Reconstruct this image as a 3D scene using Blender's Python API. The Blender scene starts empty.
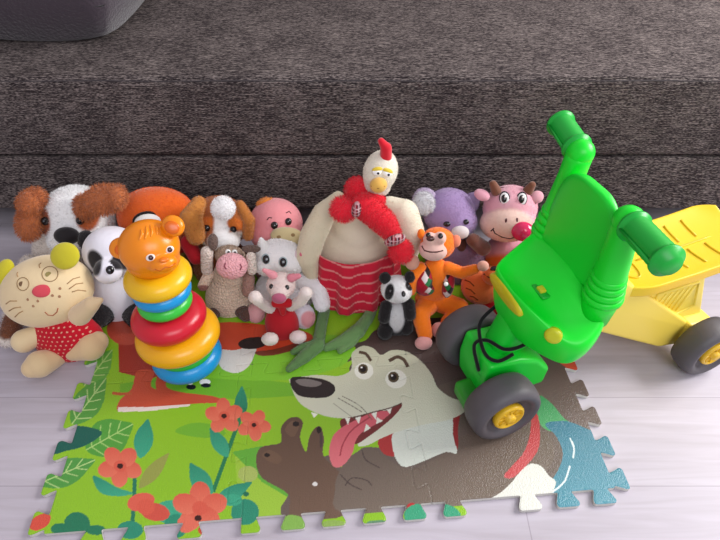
import bpy, bmesh, math, random
import numpy as np
from mathutils import Vector, Matrix, Euler
from mathutils.bvhtree import BVHTree
random.seed(4); RS = np.random.RandomState(7)
S = bpy.context.scene
COL = S.collection
# ------------------------------------------------------------ camera, light, exposure
PITCH = math.radians(43.0); FPX = 580.0; CAMH = 1.0
cam = bpy.data.cameras.new('camera'); camo = bpy.data.objects.new('camera', cam); COL.objects.link(camo)
cam.sensor_width = 36.0; cam.lens = FPX / 720 * 36
camo.location = (0, 0, CAMH); camo.rotation_euler = (math.pi/2 - PITCH, 0, 0)
S.camera = camo
S.view_settings.view_transform = 'Standard'; S.view_settings.look = 'None'
S.view_settings.gamma = 1; S.view_settings.use_curve_mapping = False
S.view_settings.exposure = 0.27
wd = bpy.data.worlds.new('world'); S.world = wd; wd.use_nodes = True
wd.node_tree.nodes['Background'].inputs[0].default_value = (0.93, 0.9, 1.0, 1)
wd.node_tree.nodes['Background'].inputs[1].default_value = 0.42
def area(name, loc, target, sx, sy, power, color):
    l = bpy.data.lights.new(name, 'AREA'); l.shape = 'RECTANGLE'; l.size = sx; l.size_y = sy
    l.energy = power; l.color = color
    o = bpy.data.objects.new(name, l); COL.objects.link(o); o.location = loc
    o.rotation_euler = (Vector(target) - Vector(loc)).to_track_quat('-Z', 'Y').to_euler()
    return o
area('window_daylight', (2.55, 1.25, 1.75), (0.2, 0.75, 0.1), 1.5, 1.3, 88, (1.0, 0.98, 0.97))
area('front_fill', (0.7, -1.5, 2.3), (0.2, 0.9, 0.0), 2.0, 1.2, 34, (0.92, 0.94, 1.0))  # added fill from behind the camera, brightens the fronts of the toys

# ------------------------------------------------------------ helpers
cP, sP = math.cos(PITCH), math.sin(PITCH)
FWD = Vector((0, cP, -sP)); UP = Vector((0, sP, cP)); RIGHT = Vector((1, 0, 0)); EYE = Vector((0, 0, CAMH))
def ray(px, py):
    return FWD + RIGHT * ((px - 360) / FPX) + UP * ((270 - py) / FPX)
def W(px, py, Y):
    d = ray(px, py); return EYE + d * (Y / d.y)
def G(px, py, z=0.01):
    d = ray(px, py); return EYE + d * ((z - CAMH) / d.z)
def sc_at(p): return (Vector(p) - EYE).dot(FWD) / FPX
def lin(c):
    out = []
    for v in c[:3]:
        v = v / 255.0
        out.append(v / 12.92 if v <= 0.04045 else ((v + 0.055) / 1.055) ** 2.4)
    return np.array(out)
def mat(name, rough=0.5, color=None, attr=False, sheen=0.0, spec=0.5, bump=None, trans=0.0, coat=0.0):
    m = bpy.data.materials.new(name); m.use_nodes = True
    nt = m.node_tree; b = nt.nodes['Principled BSDF']
    b.inputs['Roughness'].default_value = rough
    b.inputs['Specular IOR Level'].default_value = spec
    b.inputs['Sheen Weight'].default_value = sheen
    b.inputs['Coat Weight'].default_value = coat
    if attr:
        a = nt.nodes.new('ShaderNodeAttribute'); a.attribute_name = 'Col'
        nt.links.new(a.outputs['Color'], b.inputs['Base Color'])
    elif color is not None:
        b.inputs['Base Color'].default_value = (*lin(color), 1)
    if bump:
        kind, scale, strength, dist = bump
        tc = nt.nodes.new('ShaderNodeTexCoord')
        if kind == 'noise':
            t = nt.nodes.new('ShaderNodeTexNoise'); t.inputs['Scale'].default_value = scale; t.inputs['Detail'].default_value = 4
            out = t.outputs['Fac']
        else:
            t = nt.nodes.new('ShaderNodeTexVoronoi'); t.inputs['Scale'].default_value = scale
            out = t.outputs['Distance']
        nt.links.new(tc.outputs['Object'], t.inputs['Vector'])
        bp = nt.nodes.new('ShaderNodeBump'); bp.inputs['Strength'].default_value = strength; bp.inputs['Distance'].default_value = dist
        nt.links.new(out, bp.inputs['Height']); nt.links.new(bp.outputs['Normal'], b.inputs['Normal'])
    if trans:
        b.inputs['Subsurface Weight'].default_value = trans
        b.inputs['Subsurface Radius'].default_value = (0.02, 0.02, 0.02)
        b.inputs['Subsurface Scale'].default_value = 0.3
    return m
PLUSH = mat('plush', 0.95, attr=True, sheen=0.35, spec=0.15, bump=('noise', 260, 0.5, 0.002))
VEL = mat('velour', 0.85, attr=True, sheen=0.4, spec=0.2, bump=('noise', 90, 0.25, 0.003))
CLOTH = mat('cotton', 0.85, attr=True, sheen=0.15, spec=0.2, bump=('noise', 500, 0.4, 0.001))
PLAS = mat('plastic', 0.28, attr=True, spec=0.5, trans=0.12)
PLAS2 = mat('matte_plastic', 0.38, attr=True, spec=0.45, bump=('noise', 60, 0.06, 0.002))
GLOSS = mat('glossy_bead', 0.08, attr=True, spec=0.6)
PRINT = mat('printed_ink', 0.7, attr=True, spec=0.2)
RUB = mat('worn_wheel_plastic', 0.5, attr=True, spec=0.4, bump=('noise', 120, 0.15, 0.002))
CROC = mat('crochet', 0.95, attr=True, sheen=0.2, spec=0.1, bump=('voronoi', 210, 1.0, 0.004))
FURM = mat('long_fur', 0.85, attr=True, sheen=0.3, spec=0.15)

def setcol(me, cols):
    a = me.color_attributes.new('Col', 'FLOAT_COLOR', 'POINT')
    n = len(me.vertices); arr = np.ones((n, 4), dtype=np.float32); arr[:, :3] = cols
    a.data.foreach_set('color', arr.ravel())
def getco(me):
    a = np.empty(len(me.vertices) * 3, dtype=np.float64); me.vertices.foreach_get('co', a); return a.reshape(-1, 3)
def smooth(me, on=True):
    me.polygons.foreach_set('use_smooth', [on] * len(me.polygons))
BV = {}
def link(name, me, m, parent=None, rootloc=None, col=None, sm=True):
    """me in world coordinates; moved into the parent's frame"""
    o = bpy.data.objects.new(name, me); COL.objects.link(o)
    if col is not None: setcol(me, lin(col) if not isinstance(col, np.ndarray) else col)
    me.materials.append(m)
    if sm: smooth(me)
    bm = bmesh.new(); bm.from_mesh(me); BV[o.name] = BVHTree.FromBMesh(bm); bm.free()
    off = rootloc if rootloc is not None else Vector((0, 0, 0))
    me.transform(Matrix.Translation(-off))
    if parent is not None: o.parent = parent
    else: o.location = off
    return o
def tag(o, label=None, cat=None, group=None, kind=None):
    if label: o['label'] = label
    if cat: o['category'] = cat
    if group: o['group'] = group
    if kind: o['kind'] = kind
    return o
# shapes: ('e', centre, rx, ry, rz, 3x3 axes)  ('c', p0, p1, r0, r1)
VIEW = Matrix((RIGHT, UP, FWD)).transposed()   # leaning-back head frame
WORLD = Matrix(((1, 0, 0), (0, 0, 1), (0, 1, 0)))
def rotin(a):  # in-plane rotation (axes right, up)
    a = math.radians(a); return Matrix(((math.cos(a), -math.sin(a), 0), (math.sin(a), math.cos(a), 0), (0, 0, 1)))
def E(px, py, Y, rx, ry, rd=None, rot=0):
    c = W(px, py, Y); s = sc_at(c)
    if rd is None: rd = min(rx, ry)
    return ('e', c, rx*s, ry*s, rd*s, VIEW @ rotin(rot))
def B(px, py, Y, rx, ry, rd=None, rot=0):     # upright body: solves the true height from its seen height
    c = W(px, py, Y); s = sc_at(c)
    if rd is None: rd = rx
    v = (c - EYE).normalized(); th = math.asin(-v.z)
    h = math.sqrt(max((ry*s)**2 - (rd*s*math.sin(th))**2, (0.35*ry*s)**2)) / math.cos(th)
    return ('e', c, rx*s, h, rd*s, WORLD @ rotin(rot))
def C(p0, p1, r0, r1=None):                   # p = (px, py, Y), r in px
    a = W(*p0); b = W(*p1)
    if r1 is None: r1 = r0
    return ('c', a, b, r0*sc_at(a), r1*sc_at(b))
def chain(pts, rs):
    return [C(pts[i], pts[i+1], rs[i], rs[i+1]) for i in range(len(pts)-1)]
def add_shape(bm, sh, seg=24):
    if sh[0] == 'e':
        _, c, rx, ry, rz, A = sh
        M = Matrix.Translation(c) @ (A @ Matrix.Diagonal((rx, ry, rz))).to_4x4()
        bmesh.ops.create_icosphere(bm, subdivisions=4 if seg > 16 else 3, radius=1, matrix=M)
    else:
        _, a, b, r0, r1 = sh
        n = max(3, int((b-a).length / (0.35*max(min(r0, r1), 0.002)))); n = min(n, 24)
        q = (b-a).to_track_quat('Z', 'Y').to_matrix() if (b-a).length > 1e-6 else Matrix.Identity(3)
        L = (b-a).length; rings = []; K = 20
        for i in range(-5, n+6):
            if i < 0: t = 0; an = (i)/5*math.pi/2; z = r0*math.sin(an); r = r0*math.cos(an)
            elif i > n: t = 1; an = (i-n)/5*math.pi/2; z = r1*math.sin(an); r = r1*math.cos(an)
            else: t = i/n; z = 0; r = r0+(r1-r0)*t
            r = max(r, 1e-5)
            rings.append([bm.verts.new(a + q @ Vector((r*math.cos(2*math.pi*k/K), r*math.sin(2*math.pi*k/K), L*t+z))) for k in range(K)])
        for i in range(len(rings)-1):
            for k in range(K):
                bm.faces.new((rings[i][k], rings[i][(k+1) % K], rings[i+1][(k+1) % K], rings[i+1][k]))
        bm.faces.new(rings[0][::-1]); bm.faces.new(rings[-1])
def blobmesh(shapes, vox=0.003, sm=4, floor=None):
    bm = bmesh.new()
    for sh in shapes: add_shape(bm, sh)
    me = bpy.data.meshes.new('m'); bm.to_mesh(me); bm.free()
    o = bpy.data.objects.new('t', me); COL.objects.link(o)
    r = o.modifiers.new('r', 'REMESH'); r.mode = 'VOXEL'; r.voxel_size = vox
    if sm:
        k = o.modifiers.new('s', 'SMOOTH'); k.factor = 0.5; k.iterations = sm
    dg = bpy.context.evaluated_depsgraph_get(); dg.update()
    out = bpy.data.meshes.new_from_object(o.evaluated_get(dg))
    bpy.data.objects.remove(o); bpy.data.meshes.remove(me)
    if floor is not None:
        co = getco(out); co[:, 2] = np.maximum(co[:, 2], floor); out.vertices.foreach_set('co', co.ravel())
    return out
def simplemesh(shapes, seg=12):
    bm = bmesh.new()
    for sh in shapes: add_shape(bm, sh, seg)
    me = bpy.data.meshes.new('m'); bm.to_mesh(me); bm.free(); return me
def furry(me, cols, L, dens, width=0.0009, comb=(0, 0, -0.35), jit=0.5, curl=0.3, cjit=0.14):
    """adds tapering fibres to the mesh (same mesh, world coordinates)"""
    me.calc_loop_triangles()
    nt = len(me.loop_triangles)
    tv = np.empty(nt*3, dtype=np.int32); me.loop_triangles.foreach_get('vertices', tv); tv = tv.reshape(-1, 3)
    co = getco(me)
    a, b, c = co[tv[:, 0]], co[tv[:, 1]], co[tv[:, 2]]
    cr = np.cross(b-a, c-a); ar = np.linalg.norm(cr, axis=1)/2; tot = ar.sum()
    n = int(tot*dens); n = min(n, 60000)
    idx = RS.choice(nt, n, p=ar/tot)
    r1 = np.sqrt(RS.rand(n, 1)); r2 = RS.rand(n, 1)
    w = np.hstack([1-r1, r1*(1-r2), r1*r2])
    p = w[:, :1]*a[idx]+w[:, 1:2]*b[idx]+w[:, 2:]*c[idx]
    nn = cr[idx]/np.maximum(ar[idx][:, None]*2, 1e-12)
    cc = w[:, :1]*cols[tv[idx, 0]]+w[:, 1:2]*cols[tv[idx, 1]]+w[:, 2:]*cols[tv[idx, 2]]
    cc = cc*(1+cjit*RS.randn(n, 1))
    d = nn+np.array(comb)+jit*RS.randn(n, 3)*0.6
    d /= np.linalg.norm(d, axis=1)[:, None]
    ll = L*(0.6+0.6*RS.rand(n, 1))
    d2 = d+curl*RS.randn(n, 3)+np.array(comb)*0.5; d2 /= np.linalg.norm(d2, axis=1)[:, None]
    side = np.cross(d, RS.randn(n, 3)); side /= np.maximum(np.linalg.norm(side, axis=1)[:, None], 1e-9)
    p0 = p-nn*0.0005; p1 = p+d*ll*0.5; p2 = p1+d2*ll*0.5
    V = np.stack([p0-side*width/2, p0+side*width/2, p1+side*width*0.42, p1-side*width*0.42, p2], axis=1).reshape(-1, 3)
    m = len(co); base = m+5*np.arange(n)
    allv = np.vstack([co, V]); allc = np.vstack([cols, np.repeat(np.clip(cc, 0, 1), 5, axis=0)])
    me2 = bpy.data.meshes.new('f')
    polys = [tuple(pl.vertices) for pl in me.polygons]
    q = np.stack([base, base+1, base+2, base+3], 1).tolist(); t = np.stack([base+3, base+2, base+4], 1).tolist()
    me2.from_pydata(allv.tolist(), [], polys+q+t)
    bpy.data.meshes.remove(me)
    return me2, np.clip(allc, 0, 1)

class Toy:
    def __init__(s, name, label, cat, px, py, z=0.011, group=None):
        s.loc = G(px, py, z); s.floor = z
        s.root = bpy.data.objects.new(name, None); COL.objects.link(s.root); s.root.location = s.loc
        s.root.empty_display_size = 0.02
        tag(s.root, label, cat, group)
        s.main = None
    def hit(s, px, py, on=None):
        d = ray(px, py).normalized()
        best = None
        for o in ([on] if on is not None else s.surf):
            h = BV[o.name].ray_cast(EYE, d)
            if h[0] is not None and (best is None or h[3] < best[3]): best = h
        if best is None:
            o = on or s.main
            Y = 1.0
            # nearest point on the surface to the ray
            p = BV[o.name].find_nearest(W(px, py, (s.loc.y)))
            return p[0], p[1]
        n = best[1]
        if n.dot(d) > 0: n = -n
        return best[0], n
    surf = []
    def blob(s, name, shapes, col, m=PLUSH, paint=(), fur=0, dens=250000, vox=0.003, sm=4, floor=True, parent=None, label=None, main=False, **fk):
        me = blobmesh(shapes, vox, sm, s.floor if floor else None)
        co = getco(me); cols = np.tile(lin(col), (len(co), 1))
        if len(paint):
            bm = bmesh.new(); bm.from_mesh(me); bv = BVHTree.FromBMesh(bm); bm.free()
            for pt in paint:
                if callable(pt): cols = pt(co, cols); continue
                px, py, rx, ry, rot, c = pt[:6]
                h = bv.ray_cast(EYE, ray(px, py).normalized())
                hp = h[0] if h[0] is not None else bv.find_nearest(W(px, py, s.loc.y))[0]
                sc = sc_at(hp); ax = VIEW @ rotin(rot)
                rel = (co-np.array(hp)) @ np.array(ax)
                dd = np.sqrt((rel[:, 0]/(rx*sc))**2+(rel[:, 1]/(ry*sc))**2)
                dep = pt[6] if len(pt) > 6 else 1.2*max(rx, ry)
                soft = 0.12
                k = np.clip((1+soft-dd)/(2*soft), 0, 1)*(np.abs(rel[:, 2]) < dep*sc)
                cols = cols*(1-k[:, None])+lin(c)*k[:, None]
        if fur:
            bm = bmesh.new(); bm.from_mesh(me); bvh = BVHTree.FromBMesh(bm); bm.free()
            me, cols = furry(me, cols, fur, dens, **fk)
        o = link(name, me, m, parent or s.root, s.loc, cols)
        if fur: BV[o.name] = bvh
        if label: o['label'] = label
        if main: s.main = o; s.surf = [o]
        return o
    def spot(s, name, px, py, rx, ry, col, m=GLOSS, thick=0.4, rot=0, on=None, parent=None, face=0.6, label=None, sink=0.0):
        p, n = s.hit(px, py, on)
        sc = sc_at(p)
        view = (EYE-p).normalized()
        nn = (n*(1-face)+view*face).normalized()
        u = RIGHT-nn*RIGHT.dot(nn); u.normalize(); v = nn.cross(u); v.normalize()
        A = Matrix((u, v, nn)).transposed() @ rotin(rot)
        th = thick*min(rx, ry)*sc
        me = simplemesh([('e', p+nn*th*(0.25-sink), rx*sc, ry*sc, th, A)])
        o = link(name, me, m, parent or s.root, s.loc, col)
        if label: o['label'] = label
        return o
    def line(s, name, pts, r, col, m=PRINT, on=None, parent=None):
        ps = [s.hit(x, y, on) for x, y in pts]
        P = [p+n*0.0002 for p, n in ps]
        me = tube(P, r*sc_at(P[0]))
        return link(name, me, m, parent or s.root, s.loc, col)
def tube(P, r, K=8, closed=False):
    bm = bmesh.new(); n = len(P); rings = []
    prev = None
    for i, p in enumerate(P):
        a = P[(i-1) % n] if closed or i > 0 else p; b = P[(i+1) % n] if closed or i < n-1 else p
        t = (b-a).normalized()
        if prev is None: x = t.orthogonal().normalized()
        else: x = (prev-t*prev.dot(t)).normalized()
        prev = x; y = t.cross(x)
        rr = r[i] if isinstance(r, (list, tuple)) else r
        rings.append([bm.verts.new(p+(x*math.cos(2*math.pi*k/K)+y*math.sin(2*math.pi*k/K))*rr) for k in range(K)])
    m = n if closed else n-1
    for i in range(m):
        A, Bq = rings[i], rings[(i+1) % n]
        for k in range(K): bm.faces.new((A[k], A[(k+1) % K], Bq[(k+1) % K], Bq[k]))
    if not closed: bm.faces.new(rings[0][::-1]); bm.faces.new(rings[-1])
    bmesh.ops.recalc_face_normals(bm, faces=bm.faces)
    me = bpy.data.meshes.new('tube'); bm.to_mesh(me); bm.free(); return me
def curve_pts(ctrl, n=8):
    ctrl = [Vector(c) for c in ctrl]; out = []
    for i in range(len(ctrl)-1):
        p0 = ctrl[max(i-1, 0)]; p1 = ctrl[i]; p2 = ctrl[i+1]; p3 = ctrl[min(i+2, len(ctrl)-1)]
        for k in range(n):
            t = k/n
            out.append(0.5*((2*p1)+(p2-p0)*t+(2*p0-5*p1+4*p2-p3)*t*t+(3*p1-p0-3*p2+p3)*t**3))
    out.append(ctrl[-1]); return out
def lathe(prof, M, K=40):
    """prof: list of (r, z); M: 4x4 placing the z axis"""
    bm = bmesh.new(); rings = []
    for r, z in prof:
        rings.append([bm.verts.new(M @ Vector((max(r, 1e-5)*math.cos(2*math.pi*k/K), max(r, 1e-5)*math.sin(2*math.pi*k/K), z))) for k in range(K)])
    for i in range(len(rings)-1):
        for k in range(K): bm.faces.new((rings[i][k], rings[i][(k+1) % K], rings[i+1][(k+1) % K], rings[i+1][k]))
    bm.faces.new(rings[0][::-1]); bm.faces.new(rings[-1])
    bmesh.ops.recalc_face_normals(bm, faces=bm.faces)
    me = bpy.data.meshes.new('lathe'); bm.to_mesh(me); bm.free(); return me
def bevmesh(bm, w, seg=3):
    bmesh.ops.bevel(bm, geom=[e for e in bm.edges if e.calc_face_angle(0) > 0.5], offset=w, segments=seg, profile=0.6, affect='EDGES')
    me = bpy.data.meshes.new('bev'); bm.to_mesh(me); bm.free(); return me
def boxmesh(lo, hi, bev=0.0, seg=3, M=None):
    bm = bmesh.new()
    c = [(a+b)/2 for a, b in zip(lo, hi)]; d = [b-a for a, b in zip(lo, hi)]
    bmesh.ops.create_cube(bm, size=1, matrix=Matrix.Translation(c) @ Matrix.Diagonal((*d, 1)))
    if M is not None: bmesh.ops.transform(bm, matrix=M, verts=bm.verts)
    if bev: return bevmesh(bm, bev, seg)
    me = bpy.data.meshes.new('box'); bm.to_mesh(me); bm.free(); return me
def prism(poly, lo, hi, place, bev=0.0, seg=3):
    """poly in 2D (a, b) extruded from lo to hi along c; place(a, b, c) -> world"""
    bm = bmesh.new()
    A = [bm.verts.new(place(a, b, lo)) for a, b in poly]; Bv = [bm.verts.new(place(a, b, hi)) for a, b in poly]
    bm.faces.new(A[::-1]); bm.faces.new(Bv)
    n = len(poly)
    for i in range(n): bm.faces.new((A[i], A[(i+1) % n], Bv[(i+1) % n], Bv[i]))
    bmesh.ops.recalc_face_normals(bm, faces=bm.faces)
    if bev: return bevmesh(bm, bev, seg)
    me = bpy.data.meshes.new('prism'); bm.to_mesh(me); bm.free(); return me

# ------------------------------------------------------------ the room
def nodes_floor():
    m = bpy.data.materials.new('pale_laminate'); m.use_nodes = True; nt = m.node_tree; N = nt.nodes; L = nt.links
    b = N['Principled BSDF']; b.inputs['Roughness'].default_value = 0.42; b.inputs['Specular IOR Level'].default_value = 0.35
    tc = N.new('ShaderNodeTexCoord')
    mp = N.new('ShaderNodeMapping'); mp.inputs['Scale'].default_value = (2.2, 26, 1); L.new(tc.outputs['Object'], mp.inputs[0])
    n1 = N.new('ShaderNodeTexNoise'); n1.inputs['Scale'].default_value = 1.6; n1.inputs['Detail'].default_value = 7; n1.inputs['Distortion'].default_value = 1.3
    L.new(mp.outputs[0], n1.inputs[0])
    r = N.new('ShaderNodeValToRGB'); r.color_ramp.elements[0].position = 0.3; r.color_ramp.elements[1].position = 0.72
    r.color_ramp.elements[0].color = (*lin((180, 172, 180)), 1); r.color_ramp.elements[1].color = (*lin((196, 189, 199)), 1)
    L.new(n1.outputs['Fac'], r.inputs[0])
    br = N.new('ShaderNodeTexBrick'); br.inputs['Scale'].default_value = 1; br.inputs['Brick Width'].default_value = 1.28
    br.inputs['Row Height'].default_value = 0.19; br.inputs['Mortar Size'].default_value = 0.0012; br.inputs['Mortar Smooth'].default_value = 0.4
    br.inputs['Color1'].default_value = (1, 1, 1, 1); br.inputs['Color2'].default_value = (0.96, 0.96, 0.97, 1); br.inputs['Mortar'].default_value = (0.72, 0.7, 0.72, 1)
    mp2 = N.new('ShaderNodeMapping'); mp2.inputs['Location'].default_value = (0.35, 0.07, 0); L.new(tc.outputs['Object'], mp2.inputs[0]); L.new(mp2.outputs[0], br.inputs[0])
    mx = N.new('ShaderNodeMix'); mx.data_type = 'RGBA'; mx.blend_type = 'MULTIPLY'; mx.inputs[0].default_value = 1
    L.new(r.outputs[0], mx.inputs[6]); L.new(br.outputs[0], mx.inputs[7]); L.new(mx.outputs[2], b.inputs['Base Color'])
    return m
def nodes_weave():
    m = bpy.data.materials.new('charcoal_weave'); m.use_nodes = True; nt = m.node_tree; N = nt.nodes; L = nt.links
    b = N['Principled BSDF']; b.inputs['Roughness'].default_value = 0.95; b.inputs['Specular IOR Level'].default_value = 0.1; b.inputs['Sheen Weight'].default_value = 0.0
    tc = N.new('ShaderNodeTexCoord')
    def noise(sc, scale, det=2):
        mp = N.new('ShaderNodeMapping'); mp.inputs['Scale'].default_value = sc; L.new(tc.outputs['Object'], mp.inputs[0])
        n = N.new('ShaderNodeTexNoise'); n.inputs['Scale'].default_value = scale; n.inputs['Detail'].default_value = det; L.new(mp.outputs[0], n.inputs[0]); return n.outputs['Fac']
    a = noise((1, 6.5, 6.5), 135, 3); c = noise((0.45, 8, 8), 60, 2); d = noise((1, 1, 1), 9, 3)
    ad = N.new('ShaderNodeMath'); ad.operation = 'MULTIPLY_ADD'; ad.inputs[1].default_value = 0.55; L.new(c, ad.inputs[0]); L.new(a, ad.inputs[2])
    ad2 = N.new('ShaderNodeMath'); ad2.operation = 'MULTIPLY_ADD'; ad2.inputs[1].default_value = 0.15; L.new(d, ad2.inputs[0]); L.new(ad.outputs[0], ad2.inputs[2])
    r = N.new('ShaderNodeValToRGB'); e = r.color_ramp.elements
    e[0].position = 0.66; e[0].color = (*lin((34, 29, 31)), 1); e[1].position = 1.02; e[1].color = (*lin((142, 131, 127)), 1)
    k = e.new(0.84); k.color = (*lin((60, 53, 54)), 1)
    L.new(ad2.outputs[0], r.inputs[0]); L.new(r.outputs[0], b.inputs['Base Color'])
    bp = N.new('ShaderNodeBump'); bp.inputs['Strength'].default_value = 0.6; bp.inputs['Distance'].default_value = 0.002
    L.new(ad.outputs[0], bp.inputs['Height']); L.new(bp.outputs[0], b.inputs['Normal'])
    return m
FLOORM = nodes_floor(); WEAVE = nodes_weave()
WALLM = mat('painted_wall', 0.9, color=(214, 206, 198)); TRIMM = mat('white_trim', 0.5, color=(235, 235, 235))
SEAM = mat('dark_seam_thread', 0.9, color=(60, 54, 56)); LEGM = mat('sofa_foot_plastic', 0.5, color=(25, 22, 22))  # SEAM: plain dark thread colour of the seat stitching
def struct(name, me, m):
    o = bpy.data.objects.new(name, me); COL.objects.link(o); me.materials.append(m); o['kind'] = 'structure'; return o
struct('floor', boxmesh((-2.6, -2.2, -0.05), (2.8, 2.45, 0.0)), FLOORM)
struct('wall_back', boxmesh((-2.6, 2.35, 0), (2.8, 2.45, 2.7)), WALLM)
struct('wall_left', boxmesh((-2.7, -2.2, 0), (-2.6, 2.45, 2.7)), WALLM)

# sofa: everything local to one root
sofa = bpy.data.objects.new('sofa', None); COL.objects.link(sofa); sofa.location = (0, 1.3, 0)
tag(sofa, 'wide charcoal grey woven fabric sofa behind the row of plush toys', 'sofa')
SL = Vector((0, 1.3, 0)); SY = 1.20
def soft_box(lo, hi, r, name, parent, top_slope=0.0):
    me = boxmesh(lo, hi, r, 6); return link(name, me, WEAVE, parent, SL)
soft_box((-2.2, SY-0.004, 0.098), (2.2, 2.2, 0.2515), 0.010, 'base', sofa)
o = soft_box((-2.2, SY-0.006, 0.254), (2.2, 2.05, 0.452), 0.022, 'seat_cushion', sofa)
st = link('stitching', tube([Vector((x*0.1-2.15, SY-0.0022, 0.4425+0.0008*math.sin(x*2.1))) for x in range(44)], 0.0022), SEAM, o, SL)
link('piping', tube([Vector((x*0.1-2.15, SY+0.003, 0.4478+0.0008*math.sin(x*1.7))) for x in range(44)], 0.0032), WEAVE, o, SL)
bk = soft_box((-2.2, 2.02, 0.34), (2.2, 2.30, 0.86), 0.06, 'backrest', sofa)
for x in (-1.9, -0.95, 1.95):
    for y in (1.35, 2.1):
        link('leg', boxmesh((x-0.03, y-0.03, 0), (x+0.03, y+0.03, 0.1), 0.004), LEGM, sofa, SL)
# pillow lying on the seat, top left
def pillow():
    bm = bmesh.new(); n = 30; Vt = {}
    for side in (1, -1):
        for i in range(n+1):
            for j in range(n+1):
                u = i/n*2-1; v = j/n*2-1
                edge = (1-abs(u)**7)*(1-abs(v)**7)
                z = side*0.11*max(edge, 0)**0.30
                k = 1-0.05*(abs(u)**2*abs(v)**2)
                z += side*0.004*math.sin(9*u+3*v)*edge
                if (i in (0, n) or j in (0, n)) and side == -1: Vt[(side, i, j)] = Vt[(1, i, j)]; continue
                Vt[(side, i, j)] = bm.verts.new((0.30*u*k, 0.30*v*k, z))
        for i in range(n):
            for j in range(n):
                f = [Vt[(side, i, j)], Vt[(side, i+1, j)], Vt[(side, i+1, j+1)], Vt[(side, i, j+1)]]
                bm.faces.new(f if side == 1 else f[::-1])
    me = bpy.data.meshes.new('pillow'); bm.to_mesh(me); bm.free(); smooth(me); return me
pl = bpy.data.objects.new('throw_pillow', pillow()); COL.objects.link(pl); pl.data.materials.append(mat('dark_chenille', 0.95, color=(66, 56, 64), sheen=0.4, spec=0.1, bump=('noise', 160, 1.0, 0.004)))
pl.location = (-0.93, 1.635, 0.562); pl.rotation_euler = (math.radians(4), 0, math.radians(-4)); pl.scale = (1.3, 0.9, 1.0)
tag(pl, 'dark charcoal throw pillow lying on the sofa seat', 'pillow')
# ------------------------------------------------------------ printed foam puzzle mat: 3 x 2 tiles
MO = Vector((-0.533, 0.411, 0)); MA = math.radians(4.7); TS = 0.331; MT = 0.010
mu = Vector((math.cos(MA), math.sin(MA), 0)); mv = Vector((-math.sin(MA), math.cos(MA), 0))
def m2(px, py):
    d = G(px, py, MT)-MO; return (d.dot(mu), d.dot(mv))
def inpoly(P, poly):
    x, y = P[:, 0], P[:, 1]; poly = np.array(poly); inside = np.zeros(len(P), bool)
    lo = poly.min(0); hi = poly.max(0)
    sel = np.where((x >= lo[0]) & (x <= hi[0]) & (y >= lo[1]) & (y <= hi[1]))[0]
    if len(sel) == 0: return inside
    xs, ys = x[sel], y[sel]; r = np.zeros(len(sel), bool); n = len(poly)
    for i in range(n):
        x0, y0 = poly[i]; x1, y1 = poly[(i+1) % n]
        if y0 == y1: continue
        c = ((y0 > ys) != (y1 > ys)) & (xs < (x1-x0)*(ys-y0)/(y1-y0)+x0); r ^= c
    inside[sel] = r; return inside
ART = []   # (polygon in mat coordinates, colour, second colour or None)
def rnd(poly, n=4):
    P = [Vector((a, b, 0)) for a, b in poly]; out = []; m = len(P)
    for i in range(m):
        p0, p1, p2, p3 = P[i-1], P[i], P[(i+1) % m], P[(i+2) % m]
        for k in range(n):
            t = k/n
            q = 0.5*((2*p1)+(p2-p0)*t+(2*p0-5*p1+4*p2-p3)*t*t+(3*p1-p0-3*p2+p3)*t**3); out.append((q.x, q.y))
    return out
def art(poly, c, c2=None, r=True):
    if r: poly = rnd(poly)
    ART.append(([m2(*p) for p in poly], c, c2))
def ell(cx, cy, rx, ry, c, rot=0, c2=None):
    a = math.radians(rot); art([(cx+rx*math.cos(t)*math.cos(a)+ry*math.sin(t)*math.sin(a), cy-rx*math.cos(t)*math.sin(a)+ry*math.sin(t)*math.cos(a)) for t in [2*math.pi*k/24 for k in range(24)]], c, c2, False)
def stroke(pts, w, c):
    P = [Vector((*p, 0)) for p in pts]; C2 = [(q.x, q.y) for q in curve_pts(P, 5)]
    L_, R_ = [], []
    for i, p in enumerate(C2):
        a = C2[max(i-1, 0)]; b = C2[min(i+1, len(C2)-1)]; dx, dy = b[0]-a[0], b[1]-a[1]; l = math.hypot(dx, dy) or 1
        ww = w/2
        L_.append((p[0]-dy/l*ww, p[1]+dx/l*ww)); R_.append((p[0]+dy/l*ww, p[1]-dx/l*ww))
    art(L_+R_[::-1], c, None, False)
def leaf(tip, base, w, c, c2=None, veins=None):
    dx, dy = tip[0]-base[0], tip[1]-base[1]; l = math.hypot(dx, dy); nx, ny = -dy/l, dx/l
    prof = [(0, 0), (.15, .62), (.4, 1), (.65, .85), (.85, .42), (1, 0)]
    A = [(base[0]+dx*t+nx*w/2*k, base[1]+dy*t+ny*w/2*k) for t, k in prof]; Bq = [(base[0]+dx*t-nx*w/2*k, base[1]+dy*t-ny*w/2*k) for t, k in prof[1:-1]]
    art(A+Bq[::-1], c, c2)
    if veins:
        stroke([base, ((tip[0]+base[0])/2, (tip[1]+base[1])/2), tip], 1.2, veins)
        for t in (.12, .3, .48, .66):
            for sg in (1, -1):
                b = (base[0]+dx*t, base[1]+dy*t)
                q = .44*min(1, (1.12-t)*1.1); stroke([b, (b[0]+dx*.08+nx*sg*w*q*.5, b[1]+dy*.08+ny*sg*w*q*.5), (b[0]+dx*.17+nx*sg*w*q, b[1]+dy*.17+ny*sg*w*q)], 1.1, veins)
def flower(cx, cy, r, a0=0, dot=True):
    for k in range(5):
        a = math.radians(a0+72*k); ell(cx+math.cos(a)*r*.58, cy+math.sin(a)*r*.52, r*.5, r*.4, (214, 92, 72), -(a0+72*k), (226, 118, 92))
    ell(cx, cy, r*.3, r*.27, (214, 92, 72))
    if dot: ell(cx, cy, r*.15, r*.13, (55, 18, 12))
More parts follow.
